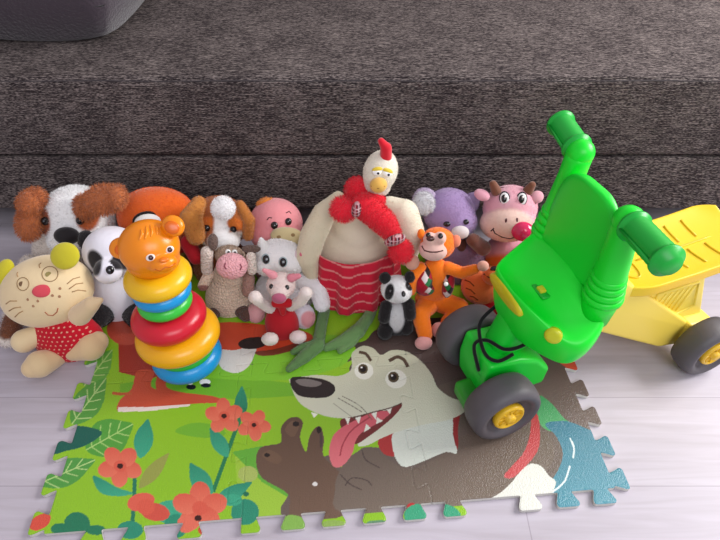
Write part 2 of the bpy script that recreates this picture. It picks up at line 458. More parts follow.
G1, G2, G3 = (140, 190, 38), (112, 176, 42), (156, 196, 60)
DG, TEAL, TEAL2, RED = (60, 128, 56), (42, 138, 108), (60, 165, 128), (196, 78, 52)
# grass tone bands
art([(120, 384), (190, 372), (300, 384), (296, 396), (240, 399), (120, 396)], G2, None, False)
art([(190, 372), (250, 345), (340, 335), (350, 360), (300, 378), (240, 380)], (126, 192, 48))
art([(175, 432), (192, 423), (214, 425), (226, 434), (205, 438)], (112, 176, 48))
art([(235, 456), (262, 470), (292, 486), (293, 520), (240, 520)], G3, None, False)
art([(232, 452), (262, 446), (300, 480), (296, 502), (262, 482)], (98, 172, 56), None, False)
# fox
art([(118, 328), (168, 326), (165, 372), (150, 380), (119, 372)], (164, 52, 38), None, False)
art([(112, 320), (150, 315), (140, 340), (122, 345), (108, 335)], (190, 80, 60))
art([(137, 371), (154, 371), (151, 386), (166, 392), (188, 396), (204, 399), (207, 403), (192, 404), (160, 408), (140, 411), (118, 411), (120, 400), (132, 388)], RED)
art([(118, 407), (150, 407), (190, 404), (190, 406), (150, 411), (118, 412)], (232, 214, 206), None, False)
art([(158, 373), (168, 373), (166, 386), (180, 392), (212, 396), (222, 401), (205, 403), (160, 396)], RED)
stroke([(112, 393), (122, 394), (132, 393)], 3, (190, 90, 50))
art([(180, 350), (200, 330), (230, 322), (300, 330), (310, 341), (262, 352), (240, 352), (222, 352), (214, 366), (196, 378), (185, 370)], (206, 74, 44))
art([(216, 350), (236, 350), (256, 344), (254, 356), (247, 368), (236, 373), (224, 370), (218, 362)], (222, 218, 210))
ell(253, 343, 15, 6, (38, 26, 24), 6)
art([(255, 352), (275, 349), (300, 342), (308, 345), (280, 354), (262, 356)], (120, 56, 40))
ell(191, 387, 5, 2.6, (30, 26, 34)); ell(205, 382, 5.5, 3, (240, 240, 240)); ell(206, 385.5, 5, 2.2, (30, 26, 34)); ell(190, 383, 3, 1.8, (240, 240, 240))
# left leaves
leaf((112, 350), (84, 386), 24, (98, 164, 66), None, (170, 205, 120))
leaf((106, 378), (72, 424), 28, (84, 154, 62), None, (176, 210, 130))
leaf((133, 424), (86, 450), 38, (82, 156, 58), None, (166, 206, 116))
art([(66, 428), (82, 426), (101, 431), (98, 438), (82, 447), (66, 451), (52, 454), (56, 440)], (22, 92, 78))
leaf((95, 460), (38, 484), 27, (80, 152, 66), None, (176, 210, 130))
ell(40, 522, 12, 7, (212, 80, 62), 30)
# flowers, stems and leaves of the left tile
stroke([(135, 470), (134, 500), (132, 528)], 4, (36, 118, 88))
stroke([(245, 405), (232, 440), (213, 492)], 4, (36, 122, 78))
leaf((148, 419), (140, 458), 19, TEAL, TEAL2)
leaf((169, 453), (139, 488), 14, (150, 156, 74))
art([(93, 476), (104, 480), (118, 488), (133, 493), (122, 496), (106, 495), (97, 489)], TEAL, TEAL2)
leaf((242, 386), (240, 420), 13, TEAL, (30, 118, 84))
leaf((210, 428), (228, 457), 15, TEAL, TEAL2)
leaf((190, 463), (211, 498), 20, TEAL, TEAL2)
leaf((252, 482), (212, 506), 16, TEAL, TEAL2)
ell(77, 524, 13, 12, (34, 118, 84)); ell(60, 529, 9, 6, (34, 118, 84)); ell(96, 530, 10, 5, (34, 118, 84)); ell(130, 530, 13, 9, TEAL)
ell(172, 512, 18, 12, TEAL2); ell(176, 526, 12, 12, TEAL); ell(245, 512, 14, 13, TEAL); ell(232, 500, 10, 6, TEAL2); ell(214, 530, 8, 7, TEAL)
flower(120, 466, 21, 20); flower(224, 416, 18, 50); flower(254, 425, 16, 10)
ell(141, 502, 14, 9, (218, 96, 76), 15); ell(155, 512, 15, 9, (206, 82, 66), -10); ell(146, 507, 9, 8, (214, 90, 70))
flower(200, 508, 26, -90, False); ell(198, 518, 3.6, 3, (60, 20, 14)); ell(186, 524, 9, 9, (222, 110, 88)); ell(206, 530, 8, 6, RED)
ell(246, 494, 3, 2.4, (30, 110, 80)); ell(248, 474, 10, 8, (168, 186, 96))
# wolf: hair and coat
WB, WB2 = (104, 90, 82), (76, 62, 58)
art([(350, 372), (354, 360), (347, 362), (356, 350), (353, 344), (366, 340), (380, 328), (430, 318), (520, 320), (575, 340), (605, 385), (640, 452), (620, 478), (560, 470), (440, 420), (380, 380)], (70, 54, 50), (116, 102, 96))
art([(440, 385), (520, 380), (560, 420), (570, 480), (520, 500), (455, 505), (293, 518), (290, 492), (300, 470), (330, 455), (345, 470), (362, 448), (400, 448), (440, 430)], WB)
art([(293, 518), (289, 495), (262, 478), (256, 460), (260, 448), (270, 445), (281, 442), (281, 428), (288, 419), (297, 417), (303, 423), (300, 437), (306, 452), (309, 438), (315, 428), (321, 427), (324, 440), (323, 455), (333, 466), (345, 480), (348, 514)], (94, 70, 56), (112, 88, 72))
art([(262, 456), (270, 450), (282, 458), (276, 464)], (112, 86, 68)); art([(285, 430), (292, 421), (299, 426), (293, 437)], (112, 86, 68))
ell(267, 455, 3, 2, (34, 24, 22)); ell(296, 424, 3.4, 2.6, (34, 24, 22)); ell(319, 430, 2.4, 3.4, (34, 24, 22)); ell(321, 440, 1.6, 8, WB2)
ell(315, 484, 2.6, 2.2, (226, 222, 216))
art([(340, 470), (352, 455), (372, 448), (392, 462), (412, 468), (440, 456), (462, 436), (520, 426), (552, 440), (548, 470), (520, 478), (490, 500), (455, 506), (345, 513), (335, 490)], (102, 88, 78), (118, 104, 92))
stroke([(345, 486), (352, 478), (366, 480), (372, 486)], 1.2, WB2); stroke([(340, 474), (350, 484), (362, 490)], 1.2, WB2); stroke([(362, 450), (366, 460), (380, 468)], 1.2, WB2)
# right tile: leaves, strap, belly, blue coat
art([(538, 396), (552, 404), (566, 420), (584, 428), (596, 438), (560, 434), (540, 424)], (62, 142, 88), (92, 168, 110))
art([(545, 424), (566, 421), (590, 430), (612, 438), (634, 452), (664, 476), (664, 504), (610, 514), (545, 512), (548, 486), (556, 474), (563, 455), (556, 436)], (58, 118, 138), (76, 142, 158))
stroke([(570, 438), (574, 448), (573, 458)], 1.6, (214, 226, 226)); stroke([(570, 466), (564, 482), (550, 494)], 1.8, (214, 226, 226))
art([(486, 502), (500, 493), (512, 482), (520, 472), (530, 464), (541, 466), (549, 476), (556, 482), (552, 494), (546, 512), (512, 524), (508, 502)], (222, 222, 212))
art([(532, 414), (538, 416), (540, 436), (537, 452), (524, 468), (512, 478), (504, 476), (512, 466), (524, 452), (530, 434)], (176, 58, 62), (196, 82, 84))
art([(544, 350), (560, 352), (574, 360), (582, 372), (570, 370)], (200, 80, 56)); ell(586, 363, 9, 5, (60, 150, 104), -10)
ell(412, 506, 5, 3, (176, 50, 50)); ell(418, 516, 14, 12, (58, 158, 118)); ell(448, 514, 14, 9, (58, 158, 118), -25); ell(292, 524, 14, 9, (132, 178, 80)); ell(334, 526, 14, 6, (142, 174, 84)); ell(378, 524, 12, 4, (96, 140, 104))
# neck, collar
art([(452, 405), (460, 412), (458, 428), (458, 448), (452, 452), (447, 440), (449, 420)], (150, 44, 46))
art([(378, 440), (394, 430), (400, 440), (397, 455), (384, 454)], (172, 50, 50))
art([(394, 432), (420, 420), (450, 414), (453, 436), (457, 453), (446, 452), (426, 460), (406, 467), (397, 461), (393, 448)], (212, 218, 206))
# head
HD, HD2 = (196, 196, 168), (214, 216, 196)
art([(290, 383), (292, 378), (318, 375), (338, 376), (350, 371), (352, 362), (352, 353), (362, 346), (373, 348), (381, 355), (392, 350), (408, 352), (422, 362), (432, 375), (438, 388), (452, 398), (466, 402), (464, 412), (448, 420), (426, 424), (400, 431), (382, 438), (368, 445), (358, 446), (362, 438), (378, 426), (390, 414), (352, 418), (330, 417), (312, 411), (298, 401)], HD, HD2)
art([(340, 421), (352, 417), (384, 411), (402, 404), (396, 414), (384, 425), (368, 437), (356, 444), (346, 438)], (112, 40, 40))
art([(344, 426), (356, 420), (374, 412), (390, 412), (380, 422), (364, 431), (356, 440), (352, 454), (342, 466), (333, 466), (329, 452), (333, 436)], (204, 88, 100), (218, 116, 122))
stroke([(370, 417), (352, 430), (343, 444), (340, 456)], 1.5, (164, 58, 70))
for a in ([(345, 418), (350, 418), (348, 425)], [(355, 418), (361, 416), (359, 424)], [(371, 413), (377, 411), (376, 420)], [(386, 409), (392, 407), (390, 414)], [(364, 432), (366, 424), (371, 428)], [(376, 424), (377, 417), (383, 421)], [(311, 412), (314, 418), (318, 414)]): art(a, (232, 234, 220), None, False)
stroke([(352, 418), (374, 412), (390, 408), (402, 403)], 1.2, (88, 60, 50))
for q in ([(333, 403), (345, 412), (356, 420)], [(338, 398), (352, 406), (362, 412)], [(342, 396), (360, 406), (372, 420)]): stroke(q, 0.7, (96, 90, 74))
art([(290, 382), (293, 377), (306, 377), (322, 379), (333, 384), (335, 391), (328, 397), (314, 398), (300, 396), (293, 390)], (40, 32, 32))
art([(296, 380), (308, 379), (322, 383), (314, 387), (300, 385)], (120, 112, 108))
ell(364, 371, 9.5, 8.5, (232, 232, 218)); ell(363, 369, 5, 5, (84, 72, 50)); ell(363, 369, 3.2, 3.2, (20, 16, 16)); ell(361.5, 367.5, 1, 1, (240, 240, 240))
ell(396, 379, 10.5, 9.5, (232, 232, 218)); ell(393.5, 377, 5.4, 5.4, (84, 72, 50)); ell(393.5, 377, 3.4, 3.4, (20, 16, 16)); ell(392, 375.5, 1, 1, (240, 240, 240))
stroke([(359, 352), (366, 354), (371, 361)], 3, (84, 66, 52)); stroke([(389, 361), (397, 357), (404, 360), (408, 367)], 3.4, (84, 66, 52))

NU, NV = 3, 2
BOT = {0: (.083, .153, .245), 1: (.012, .088, .157, .227, .297), 2: (.036, .17, .237, .303)}
LEFT = (.02, .09, .157, .225, .292); RIGHT_T = (.016, .082, .148, .214, .28); MIDT = (.047, .126, .205, .284)
def tabin(sv, tv, cs, nh=.0125, hh=.0205, ln=.027):
    """sv along the edge, tv outwards; True inside a flared tab"""
    r = np.zeros(len(sv), bool)
    for c in cs:
        w = nh+(hh-nh)*np.clip(tv/ (ln*.72), 0, 1)**1.2
        w = np.where(tv > ln*.8, hh*np.sqrt(np.clip(1-((tv-ln*.8)/(ln*.2))**2, 0, 1))*.3+hh*.7*(tv <= ln), w)
        r |= (np.abs(sv-c) < w) & (tv >= 0) & (tv <= ln)
    return r
def owner(U, V):
    """which tile a point of the mat belongs to (-1: none)"""
    tu = np.floor(U/TS).astype(int); tv = np.floor(V/TS).astype(int)
    ok = (tu >= 0) & (tu < NU) & (tv >= 0) & (tv < NV)
    own = np.where(ok, tu+NU*tv, -1)
    for i in range(NU):
        sel = ((tu == i) | (i == NU-1) & (tu == NU))
        m = sel & (V < 0) & tabin(U-i*TS, -V, BOT[i]); own[m] = i
        top = (NV)*TS; m = (tu == i) & (V >= top) & tabin(U-i*TS, V-top, MIDT); own[m] = i+NU*(NV-1)
        for j in range(1, NV):        # horizontal seams: the rear tile's tabs reach forward
            m = (tu == i) & (V < j*TS) & tabin(U-i*TS, j*TS-V, MIDT); own[m] = i+NU*j
    for j in range(NV):
        jm = (V >= j*TS) & (V < (j+1)*TS)
        m = jm & (U < 0) & tabin(V-j*TS, -U, LEFT if j == 0 else MIDT); own[m] = NU*j
        right = NU*TS; m = ((V-j*TS > -.01) & (V < (j+1)*TS)) & (U >= right) & tabin(V-j*TS, U-right, RIGHT_T if j == 0 else MIDT); own[m] = NU-1+NU*j
        for i in range(1, NU):
            m = jm & (U < i*TS) & tabin(V-j*TS, i*TS-U, MIDT); own[m] = i+NU*j
    return own
GS = 0.00135
na = int((NU*TS+.07)/GS); nb = int((NV*TS+.07)/GS)
ua = -.035+GS*np.arange(na+1); vb = -.035+GS*np.arange(nb+1)
UU, VV = np.meshgrid(ua, vb, indexing='ij'); PT = np.stack([UU.ravel(), VV.ravel()], 1)
cols = np.tile(lin(G1), (len(PT), 1))
for poly, c, c2 in ART:
    k = inpoly(PT, poly)
    if not k.any(): continue
    if c2 is None: cols[k] = lin(c)
    else:
        P_ = np.array(poly); f = (PT[k, 1]-P_[:, 1].min())/max(np.ptp(P_[:, 1]), 1e-6); f = f[:, None]
        cols[k] = lin(c2)*(1-f)+lin(c)*f
own = owner((UU[:-1, :-1]+GS/2).ravel(), (VV[:-1, :-1]+GS/2).ravel()).reshape(na, nb)
IDX = np.arange(len(PT)).reshape(na+1, nb+1)
EVA = bpy.data.materials.new('embossed_foam'); EVA.use_nodes = True
def eva():
    nt = EVA.node_tree; N = nt.nodes; L = nt.links; b = N['Principled BSDF']
    b.inputs['Roughness'].default_value = 0.30; b.inputs['Specular IOR Level'].default_value = 0.5
    a = N.new('ShaderNodeAttribute'); a.attribute_name = 'Col'; L.new(a.outputs['Color'], b.inputs['Base Color'])
    tc = N.new('ShaderNodeTexCoord'); mp = N.new('ShaderNodeMapping'); mp.inputs['Scale'].default_value = (1, 0.62, 0); L.new(tc.outputs['Object'], mp.inputs[0])
    v = N.new('ShaderNodeTexVoronoi'); v.inputs['Scale'].default_value = 520; v.inputs['Randomness'].default_value = 0.6; L.new(mp.outputs[0], v.inputs['Vector'])
    bp = N.new('ShaderNodeBump'); bp.inputs['Strength'].default_value = 0.7; bp.inputs['Distance'].default_value = 0.0009; L.new(v.outputs['Distance'], bp.inputs['Height'])
    L.new(bp.outputs[0], b.inputs['Normal'])
eva()
TLAB = ['front left foam mat tile printed with coral flowers and veined leaves', 'front middle foam mat tile printed with the wolf\'s snout, tongue and raised paw',
        'front right foam mat tile with wolf coat and teal blue corner', 'rear left foam mat tile printed with a red fox skirt, under the stacking rings',
        'rear middle foam mat tile under the rooster and small panda', 'rear right foam mat tile mostly hidden under the green tricycle front']
for t in range(NU*NV):
    I, J = np.where(own == t)
    q = np.stack([IDX[I, J], IDX[I+1, J], IDX[I+1, J+1], IDX[I, J+1]], 1)
    used, inv = np.unique(q, return_inverse=True); q = inv.reshape(-1, 4)
    P2 = PT[used].copy(); n0 = len(used)
    e = np.concatenate([q[:, [0, 1]], q[:, [1, 2]], q[:, [2, 3]], q[:, [3, 0]]])
    key = np.sort(e, 1); kk = key[:, 0].astype(np.int64)*n0+key[:, 1]
    _, first, cnt = np.unique(kk, return_index=True, return_counts=True)
    be = e[first[cnt == 1]]                      # directed boundary edges
    nxt = dict(map(tuple, be.tolist())); prv = {b: a for a, b in nxt.items()}
    bidx = np.array([k for k in nxt if k in prv]); nx_ = np.array([nxt[k] for k in bidx]); pv_ = np.array([prv[k] for k in bidx])
    for _ in range(5):
        new = P2[bidx]*.5+.25*(P2[nx_]+P2[pv_]); P2[bidx] = new
    z = np.full(n0, MT); z[bidx] -= 0.0012
    top = np.stack([MO.x+P2[:, 0]*mu.x+P2[:, 1]*mv.x, MO.y+P2[:, 0]*mu.y+P2[:, 1]*mv.y, z], 1)
    bl = np.unique(be); mp_ = {int(a): n0+i for i, a in enumerate(bl)}
    low = top[bl].copy(); low[:, 2] = 0.0004
    upr = top[bl].copy(); upr[:, 2] = MT-0.0016    # the printed film ends here, bare foam below
    n1 = n0+len(bl)
    verts = np.vstack([top, upr, low]); mp2_ = {k: v+len(bl) for k, v in mp_.items()}
    sides = [(a, mp_[a], mp_[b], b) for a, b in be.tolist()]+[(mp_[a], mp2_[a], mp2_[b], mp_[b]) for a, b in be.tolist()]
    me = bpy.data.meshes.new('tile'); me.from_pydata(verts.tolist(), [], q.tolist()+[s_[::-1] for s_ in sides])
    vc = np.vstack([cols[used], np.tile(lin((206, 204, 196)), (2*len(bl), 1))])
    ti, tj = t % NU, t//NU
    org = MO+mu*((ti+.5)*TS)+mv*((tj+.5)*TS)
    o = link('foam_mat_tile', me, EVA, None, org, vc, sm=False)
    pm = np.zeros(len(me.polygons), bool); pm[:len(q)] = True; me.polygons.foreach_set('use_smooth', pm)
    tag(o, TLAB[t], 'play mat tile', 'printed foam puzzle mat tiles on the floor')
# ------------------------------------------------------------ toys
def F(px, py, h=0.02): return (px, py, G(px, py, h).y)
BLK = (26, 20, 22); WHT = (246, 244, 242)
# big white and ginger dog, lying
t = Toy('plush_dog', 'big fluffy white dog with shaggy ginger ears and black nose at the far left', 'plush toy', 66, 285)
Y = 1.06
t.blob('body', [E(78, 250, 1.09, 42, 26, 30), B(60, 268, 1.06, 28, 20), C((30, 265, 1.0), F(8, 338, .03), 10, 9)], (226, 216, 206), PLUSH, [(10, 325, 12, 14, 0, (120, 72, 50))], fur=.007, dens=110000, vox=.005)
h = t.blob('head', [E(78, 219, Y, 34, 33, 30), E(68, 240, 1.0, 19, 16, 16)], (244, 243, 242), PLUSH,
           [(43, 221, 10, 14, 10, (170, 86, 44)), (87, 217, 9, 14, -10, (170, 86, 44)), (70, 246, 12, 10, 0, WHT)], fur=.006, dens=170000, vox=.004, floor=False, main=True)
t.blob('ear', [E(29, 204, 1.02, 11, 13, 9), E(29, 224, 1.0, 12, 17, 10), E(36, 198, 1.04, 10, 10, 8)], (178, 102, 58), FURM, fur=.009, dens=230000, vox=.004, floor=False, cjit=.2)
t.blob('ear', [E(86, 207, 1.02, 11, 13, 10, 20), E(103, 200, 1.0, 20, 14, 11, 12), E(117, 197, 1.0, 9, 12, 9)], (182, 106, 62), FURM, fur=.010, dens=230000, vox=.004, floor=False, cjit=.2)
t.spot('nose', 67, 236, 12, 9, (24, 20, 24), VEL, .8)
t.spot('eye', 46, 221, 4, 4.4, BLK, thick=1.5); t.spot('eye', 80, 220.5, 4, 4.4, BLK, thick=1.5)

# white and black panda
t = Toy('plush_panda', 'white and black panda sitting between the cream cat and the stacking rings', 'plush toy', 110, 318)
t.blob('torso', [B(118, 297, .94, 26, 34, 24)], (232, 230, 240), VEL, main=True)
h = t.blob('head', [E(113, 252, .95, 29, 26, 26), E(108, 271, .885, 14, 13, 12)], (236, 234, 244), VEL, [(96, 263, 9, 14, 25, (30, 26, 32)), (122, 260, 8, 10, -10, (30, 26, 32))], floor=False)
t.surf = [h]
t.blob('ear', [E(86, 240, .96, 8, 10, 6)], (28, 24, 28), PLUSH, fur=.003, floor=False); t.blob('ear', [E(138, 236, .98, 8, 9, 6)], (28, 24, 28), PLUSH, fur=.003, floor=False)
t.spot('nose', 110, 270, 4, 4.4, (20, 16, 22), GLOSS, .5)
t.blob('arm', [C((94, 285, .93), (90, 305, .9), 9, 9)], (28, 24, 28), PLUSH, fur=.003); t.blob('arm', [C((140, 285, .93), (150, 300, .9), 9, 9)], (28, 24, 28), PLUSH, fur=.003)
t.blob('leg', [C((110, 306, .93), (98, 316, .87), 13, 12)], (26, 22, 26), PLUSH, fur=.003); t.blob('leg', [C((130, 308, .93), (138, 318, .88), 12, 11)], (26, 22, 26), PLUSH, fur=.003)

# orange plush with oval eyes, red shirt
t = Toy('plush_lion', 'orange plush with a rounded square head and red shirt behind the stacking rings', 'plush toy', 160, 285)
Y = 1.07
t.blob('body', [B(165, 262, 1.06, 30, 34, 26)], (176, 24, 34), CLOTH, [(185, 268, 14, 14, 0, (112, 84, 40))], vox=.004, main=True)
h = t.blob('head', [E(157, 213, Y, 38, 26, 24), E(145, 216, Y, 27, 26, 22), E(166, 217, Y, 27, 27, 22), E(155, 228, Y, 34, 24, 24)], (226, 98, 18), VEL, fur=.002, dens=200000, vox=.004, floor=False)
t.surf = [h]
w = t.spot('eye', 148, 221.5, 13, 8, (232, 230, 224), CLOTH, .55, rot=5); t.spot('eye_rim', 148, 221, 15, 10, (24, 20, 20), CLOTH, .2, rot=5, parent=w)
t.spot('pupil', 149, 224, 6, 4, (26, 22, 22), GLOSS, .3, parent=w, on=w)
t.blob('arm', [C((188, 243, 1.01), (196, 258, .98), 8, 7)], (170, 22, 34), CLOTH, floor=False)
t.line('collar', [(184, 252), (190, 253), (196, 255)], 1.6, (120, 110, 50), on=t.main)

# brown and white puppy
t = Toy('plush_dog', 'brown floppy eared puppy with a white blaze behind the crocheted sheep', 'plush toy', 220, 285)
Y = 1.07
t.blob('body', [B(222, 266, 1.06, 28, 30, 24)], (150, 86, 44), PLUSH, fur=.003, vox=.004, main=True)
h = t.blob('head', [E(219, 222, Y, 29, 26, 26), E(222, 239, 1.01, 18, 13, 14)], (172, 98, 48), PLUSH,
           [(201, 241, 11, 12, 0, (232, 224, 214)), (242, 243, 11, 11, 0, (232, 224, 214)), (222, 226, 8, 22, 0, WHT), (222, 242, 16, 10, 0, WHT), (206, 223, 8, 6, 20, (206, 112, 40)), (235, 224, 7, 6, -20, (206, 112, 40))],
           fur=.003, dens=220000, vox=.0035, floor=False)
t.surf = [h]
t.blob('forehead_tuft', [E(223, 208, .99, 11.5, 11.5, 8)], (240, 238, 238), FURM, fur=.005, dens=400000, floor=False, label='round white blaze')
t.blob('ear', chain([(199, 203, 1.03), (191, 218, 1.0), (196, 236, 0.99)], [7, 11, 9]), (196, 128, 58), PLUSH, fur=.003, floor=False)
t.blob('ear', chain([(240, 205, 1.04), (249, 220, 1.02), (248, 236, 1.02)], [5, 6, 5]), (186, 116, 52), PLUSH, fur=.003, floor=False)
t.spot('eye', 207, 228, 3.4, 3.4, BLK, thick=1.2); t.spot('eye', 233, 230, 3.4, 3.4, BLK, thick=1.2)

# pink plush with an olive snout
t = Toy('plush_bull', 'round headed pink plush with a pale olive snout above the white kitten', 'plush toy', 278, 285)
Y = 1.08
t.blob('body', [B(280, 266, 1.06, 26, 30, 22)], (214, 132, 136), VEL, vox=.004, main=True)
h = t.blob('head', [E(276, 224, Y, 26.5, 26, 25), E(276, 236, Y-.03, 25, 18, 20)], (224, 142, 146), VEL, fur=.0015, dens=150000, vox=.004, floor=False)
t.blob('snout', [E(288, 237, 1.005, 18, 10, 9, -8)], (196, 178, 132), VEL, floor=False); sn = bpy.data.objects[[k for k in BV if k.startswith('snout')][-1]]
t.surf = [h, sn]
t.spot('eye', 274.4, 225.4, 3.6, 3.8, BLK, thick=.7); t.spot('eye', 288.3, 221.6, 3.4, 3.7, BLK, thick=.7)
t.line('brow', [(267, 220), (269, 217.5), (272, 218)], .5, (70, 40, 40)); t.line('brow', [(286, 213), (289, 211.5), (291, 213.5)], .5, (70, 40, 40))
t.spot('nostril', 279, 237, 2.4, 1.7, (138, 112, 74), PRINT, .3); t.spot('nostril', 293, 235, 2, 1.8, (138, 112, 74), PRINT, .3)
t.blob('hair_tuft', [E(265, 203, 1.1, 9, 5, 6, 20)], (214, 130, 50), PLUSH, fur=.004, floor=False)

# crocheted sheep
def stitch(co, cols):  # shade in the holes between stitches painted into the colour
    c = co.mean(0); an = np.arctan2(co[:, 0]-c[0], -(co[:, 1]-c[1])); r = np.floor(co[:, 2]/.0062)
    k = np.maximum(np.abs((co[:, 2]/.0062) % 1-.5), np.abs((an*9+.5*(r % 2)) % 1-.5))*2
    return np.where((k > .72)[:, None], cols*.78, cols)
t = Toy('crochet_sheep', 'crocheted beige sheep with big pink muzzle and pear shaped body', 'crocheted toy', 232, 312)
CB = (236, 210, 186); CD = (92, 66, 58)
t.blob('body', [B(231, 299, .95, 25, 26, 22), E(232, 276, .965, 19, 18, 17), E(232, 258, .975, 14, 12, 13)], CB, CROC, [stitch], vox=.0018, main=True)
h = t.blob('head', [E(229, 255, .95, 14, 10, 12)], (176, 150, 128), CROC, floor=False, fur=.002)
mz = t.blob('muzzle', [E(232, 266, .91, 16, 13.5, 11)], (244, 178, 184), CROC, floor=False)
t.surf = [mz]
t.line('nostril', [(225.5, 263), (224.5, 266), (226, 269)], .8, (150, 84, 96)); t.line('nostril', [(240, 264), (241.5, 267), (240, 270)], .8, (150, 84, 96))
t.surf = [h]
for x, y in ((228, 252), (234.5, 252.3)):
    e = t.spot('eye', x, y, 2.9, 2.9, (244, 244, 240), GLOSS, .9); t.spot('pupil', x+.5, y+.3, 1.3, 1.4, BLK, GLOSS, .6, parent=e, on=e)
t.blob('ear', [E(213, 242, .95, 5.5, 9, 4, 0)], (112, 92, 84), CROC, floor=False, label='dark taupe horn-like ear')
t.blob('ear', [E(251, 249, .94, 10, 4.5, 4, 0)], (104, 84, 76), CROC, floor=False, label='dark taupe ear pointing right')
t.blob('mane_lock', [C((207, 252, .94), (207, 270, .93), 6.5, 6)], (226, 210, 198), CROC, floor=False)
t.blob('mane_lock', [C((251, 256, .93), (252, 270, .92), 5, 5.5)], (228, 212, 200), CROC, floor=False)
t.blob('arm', [C((209, 274, .93), (203, 286, .91), 5.5, 5.5)], CB, CROC, [(203, 289, 7, 4, 0, (150, 106, 98))], floor=False)
t.blob('arm', [C((249, 278, .93), (248, 292, .91), 6, 6)], (172, 132, 120), CROC, floor=False)
t.blob('leg', [C((238, 308, .92), F(246, 315, .025), 7, 7)], CD, CROC, vox=.0025); t.blob('leg', [C((222, 308, .93), F(213, 314, .025), 6, 6)], CD, CROC, vox=.0025)

# white kitten
t = Toy('plush_cat', 'white kitten with big eyes and pink ears holding the small pink pig', 'plush toy', 280, 322)
t.blob('body', [B(284, 300, .965, 30, 32, 24), C((302, 280, .95), (318, 288, .93), 9, 9), C((318, 288, .93), (322, 304, .91), 9, 8)], (240, 236, 236), PLUSH, fur=.003, vox=.0035, main=True)
h = t.blob('head', [E(280, 258, .97, 24, 20, 21), E(268, 266, .95, 13, 10, 14), E(290, 264, .95, 14, 11, 14)], (244, 240, 238), PLUSH, fur=.003, dens=260000, floor=False)
t.blob('ear', [C((264, 251, .96), (261, 239, .955), 8, 2)], (244, 240, 238), PLUSH, fur=.002, floor=False, vox=.002)
ea = t.blob('ear', [C((297, 258, .96), (310, 249, .95), 8.5, 4.5)], (228, 206, 208), PLUSH, fur=.002, floor=False, vox=.002)
t.surf = [ea]; t.spot('inner_ear', 305, 252, 6.5, 3.4, (214, 110, 130), CLOTH, .3, rot=35, parent=ea, on=ea)
t.surf = [h]
for x, y in ((266, 259), (283, 262)):
    e = t.spot('eye', x, y, 4.4, 5.4, (170, 186, 190), GLOSS, .4, rot=8); t.spot('pupil', x, y+.3, 3.4, 4.4, BLK, GLOSS, .4, parent=e, on=e); t.spot('glint', x+1.2, y-1.4, 1, 1.1, WHT, PRINT, .3, parent=e, on=e)
t.blob('paw', [E(304, 316, .885, 11, 13, 9, 15)], (220, 214, 220), PLUSH, [(309, 320, 8, 9, 15, (214, 148, 152))], fur=.002)
t.blob('paw', [E(256, 313, .9, 9, 10, 8)], (214, 160, 162), PLUSH, fur=.002)

# small pink pig in red overalls
t = Toy('plush_pig', 'tiny white and pink piglet in red overalls, front paws raised', 'plush toy', 282, 338)
t.blob('body', [B(282, 324, .86, 17, 20, 14)], (176, 24, 36), CLOTH, vox=.0022, main=True)
h = t.blob('head', [E(281, 285, .87, 14.5, 13, 12), E(280, 292, .85, 10, 9, 10)], (222, 202, 196), PLUSH, fur=.002, floor=False, vox=.0022)
t.blob('bib', [C((276, 303, .845), (288, 303, .845), 5, 5), C((282, 305, .845), (283, 313, .84), 5, 3)], (186, 22, 34), CLOTH, floor=False, vox=.002)
t.blob('ear', [C((273, 275, .87), (264, 270, .87), 4.5, 2)], (224, 150, 158), PLUSH, fur=.0015, floor=False, vox=.0018); t.blob('ear', [C((291, 278, .87), (299, 276, .87), 4.5, 2.5)], (216, 132, 144), PLUSH, fur=.0015, floor=False, vox=.0018)
t.surf = [h]
t.spot('snout', 279, 298, 7.5, 5.5, (168, 84, 110), VEL, .8, rot=-5)
t.spot('eye', 271.5, 286.5, 2.3, 2.6, BLK, thick=.7); t.spot('eye', 287, 287.5, 2.3, 2.6, BLK, thick=.7)
t.blob('arm', chain([(270, 308, .855), (261, 303, .84), (255, 297, .83)], [5.5, 5, 6.5]), (226, 212, 206), PLUSH, fur=.0015, floor=False, vox=.002)
t.blob('arm', chain([(291, 306, .855), (301, 301, .84), (306, 293, .84)], [5.5, 5.5, 6.5]), (226, 212, 206), PLUSH, fur=.0015, floor=False, vox=.002)
t.blob('foot', [E(270, 339, .815, 8.5, 6.5, 8)], (228, 214, 208), PLUSH, fur=.0015, vox=.002); t.blob('foot', [E(298, 337, .82, 8.5, 6.5, 8)], (228, 208, 206), PLUSH, fur=.0015, vox=.002)

# rooster
t = Toy('plush_rooster', 'large cream rooster with red comb, fluffy red scarf, striped skirt and green legs', 'plush toy', 356, 300)
CR = (226, 214, 190)
t.blob('body', [E(358, 226, 1.03, 27, 32, 24), B(357, 252, 1.02, 40, 34, 30)], CR, VEL, fur=.002, dens=120000, vox=.004, main=True)
t.blob('wing', chain([(338, 198, 1.0), (324, 214, .985), (313, 236, .97), (307, 258, .955), (312, 274, .95)], [7, 12, 13, 12, 7]), (218, 206, 178), VEL, fur=.002, dens=120000, floor=False, vox=.0035)
t.blob('wing', chain([(390, 208, 1.0), (404, 214, .985), (411, 234, .975), (407, 256, .965)], [12, 15, 14, 10]), (226, 216, 194), VEL, fur=.002, dens=120000, floor=False, vox=.0035)
hd = t.blob('head', [E(380.5, 171, .985, 17, 21, 17, -18), E(376, 185, .98, 15, 13, 14)], (226, 218, 202), PLUSH, fur=.002, dens=200000, floor=False)
t.blob('comb', [C((386, 157, .985), (386, 148, .985), 6, 6), C((386, 148, .985), (381, 141, .985), 5.5, 3.5)], (206, 18, 40), VEL, floor=False, vox=.002)
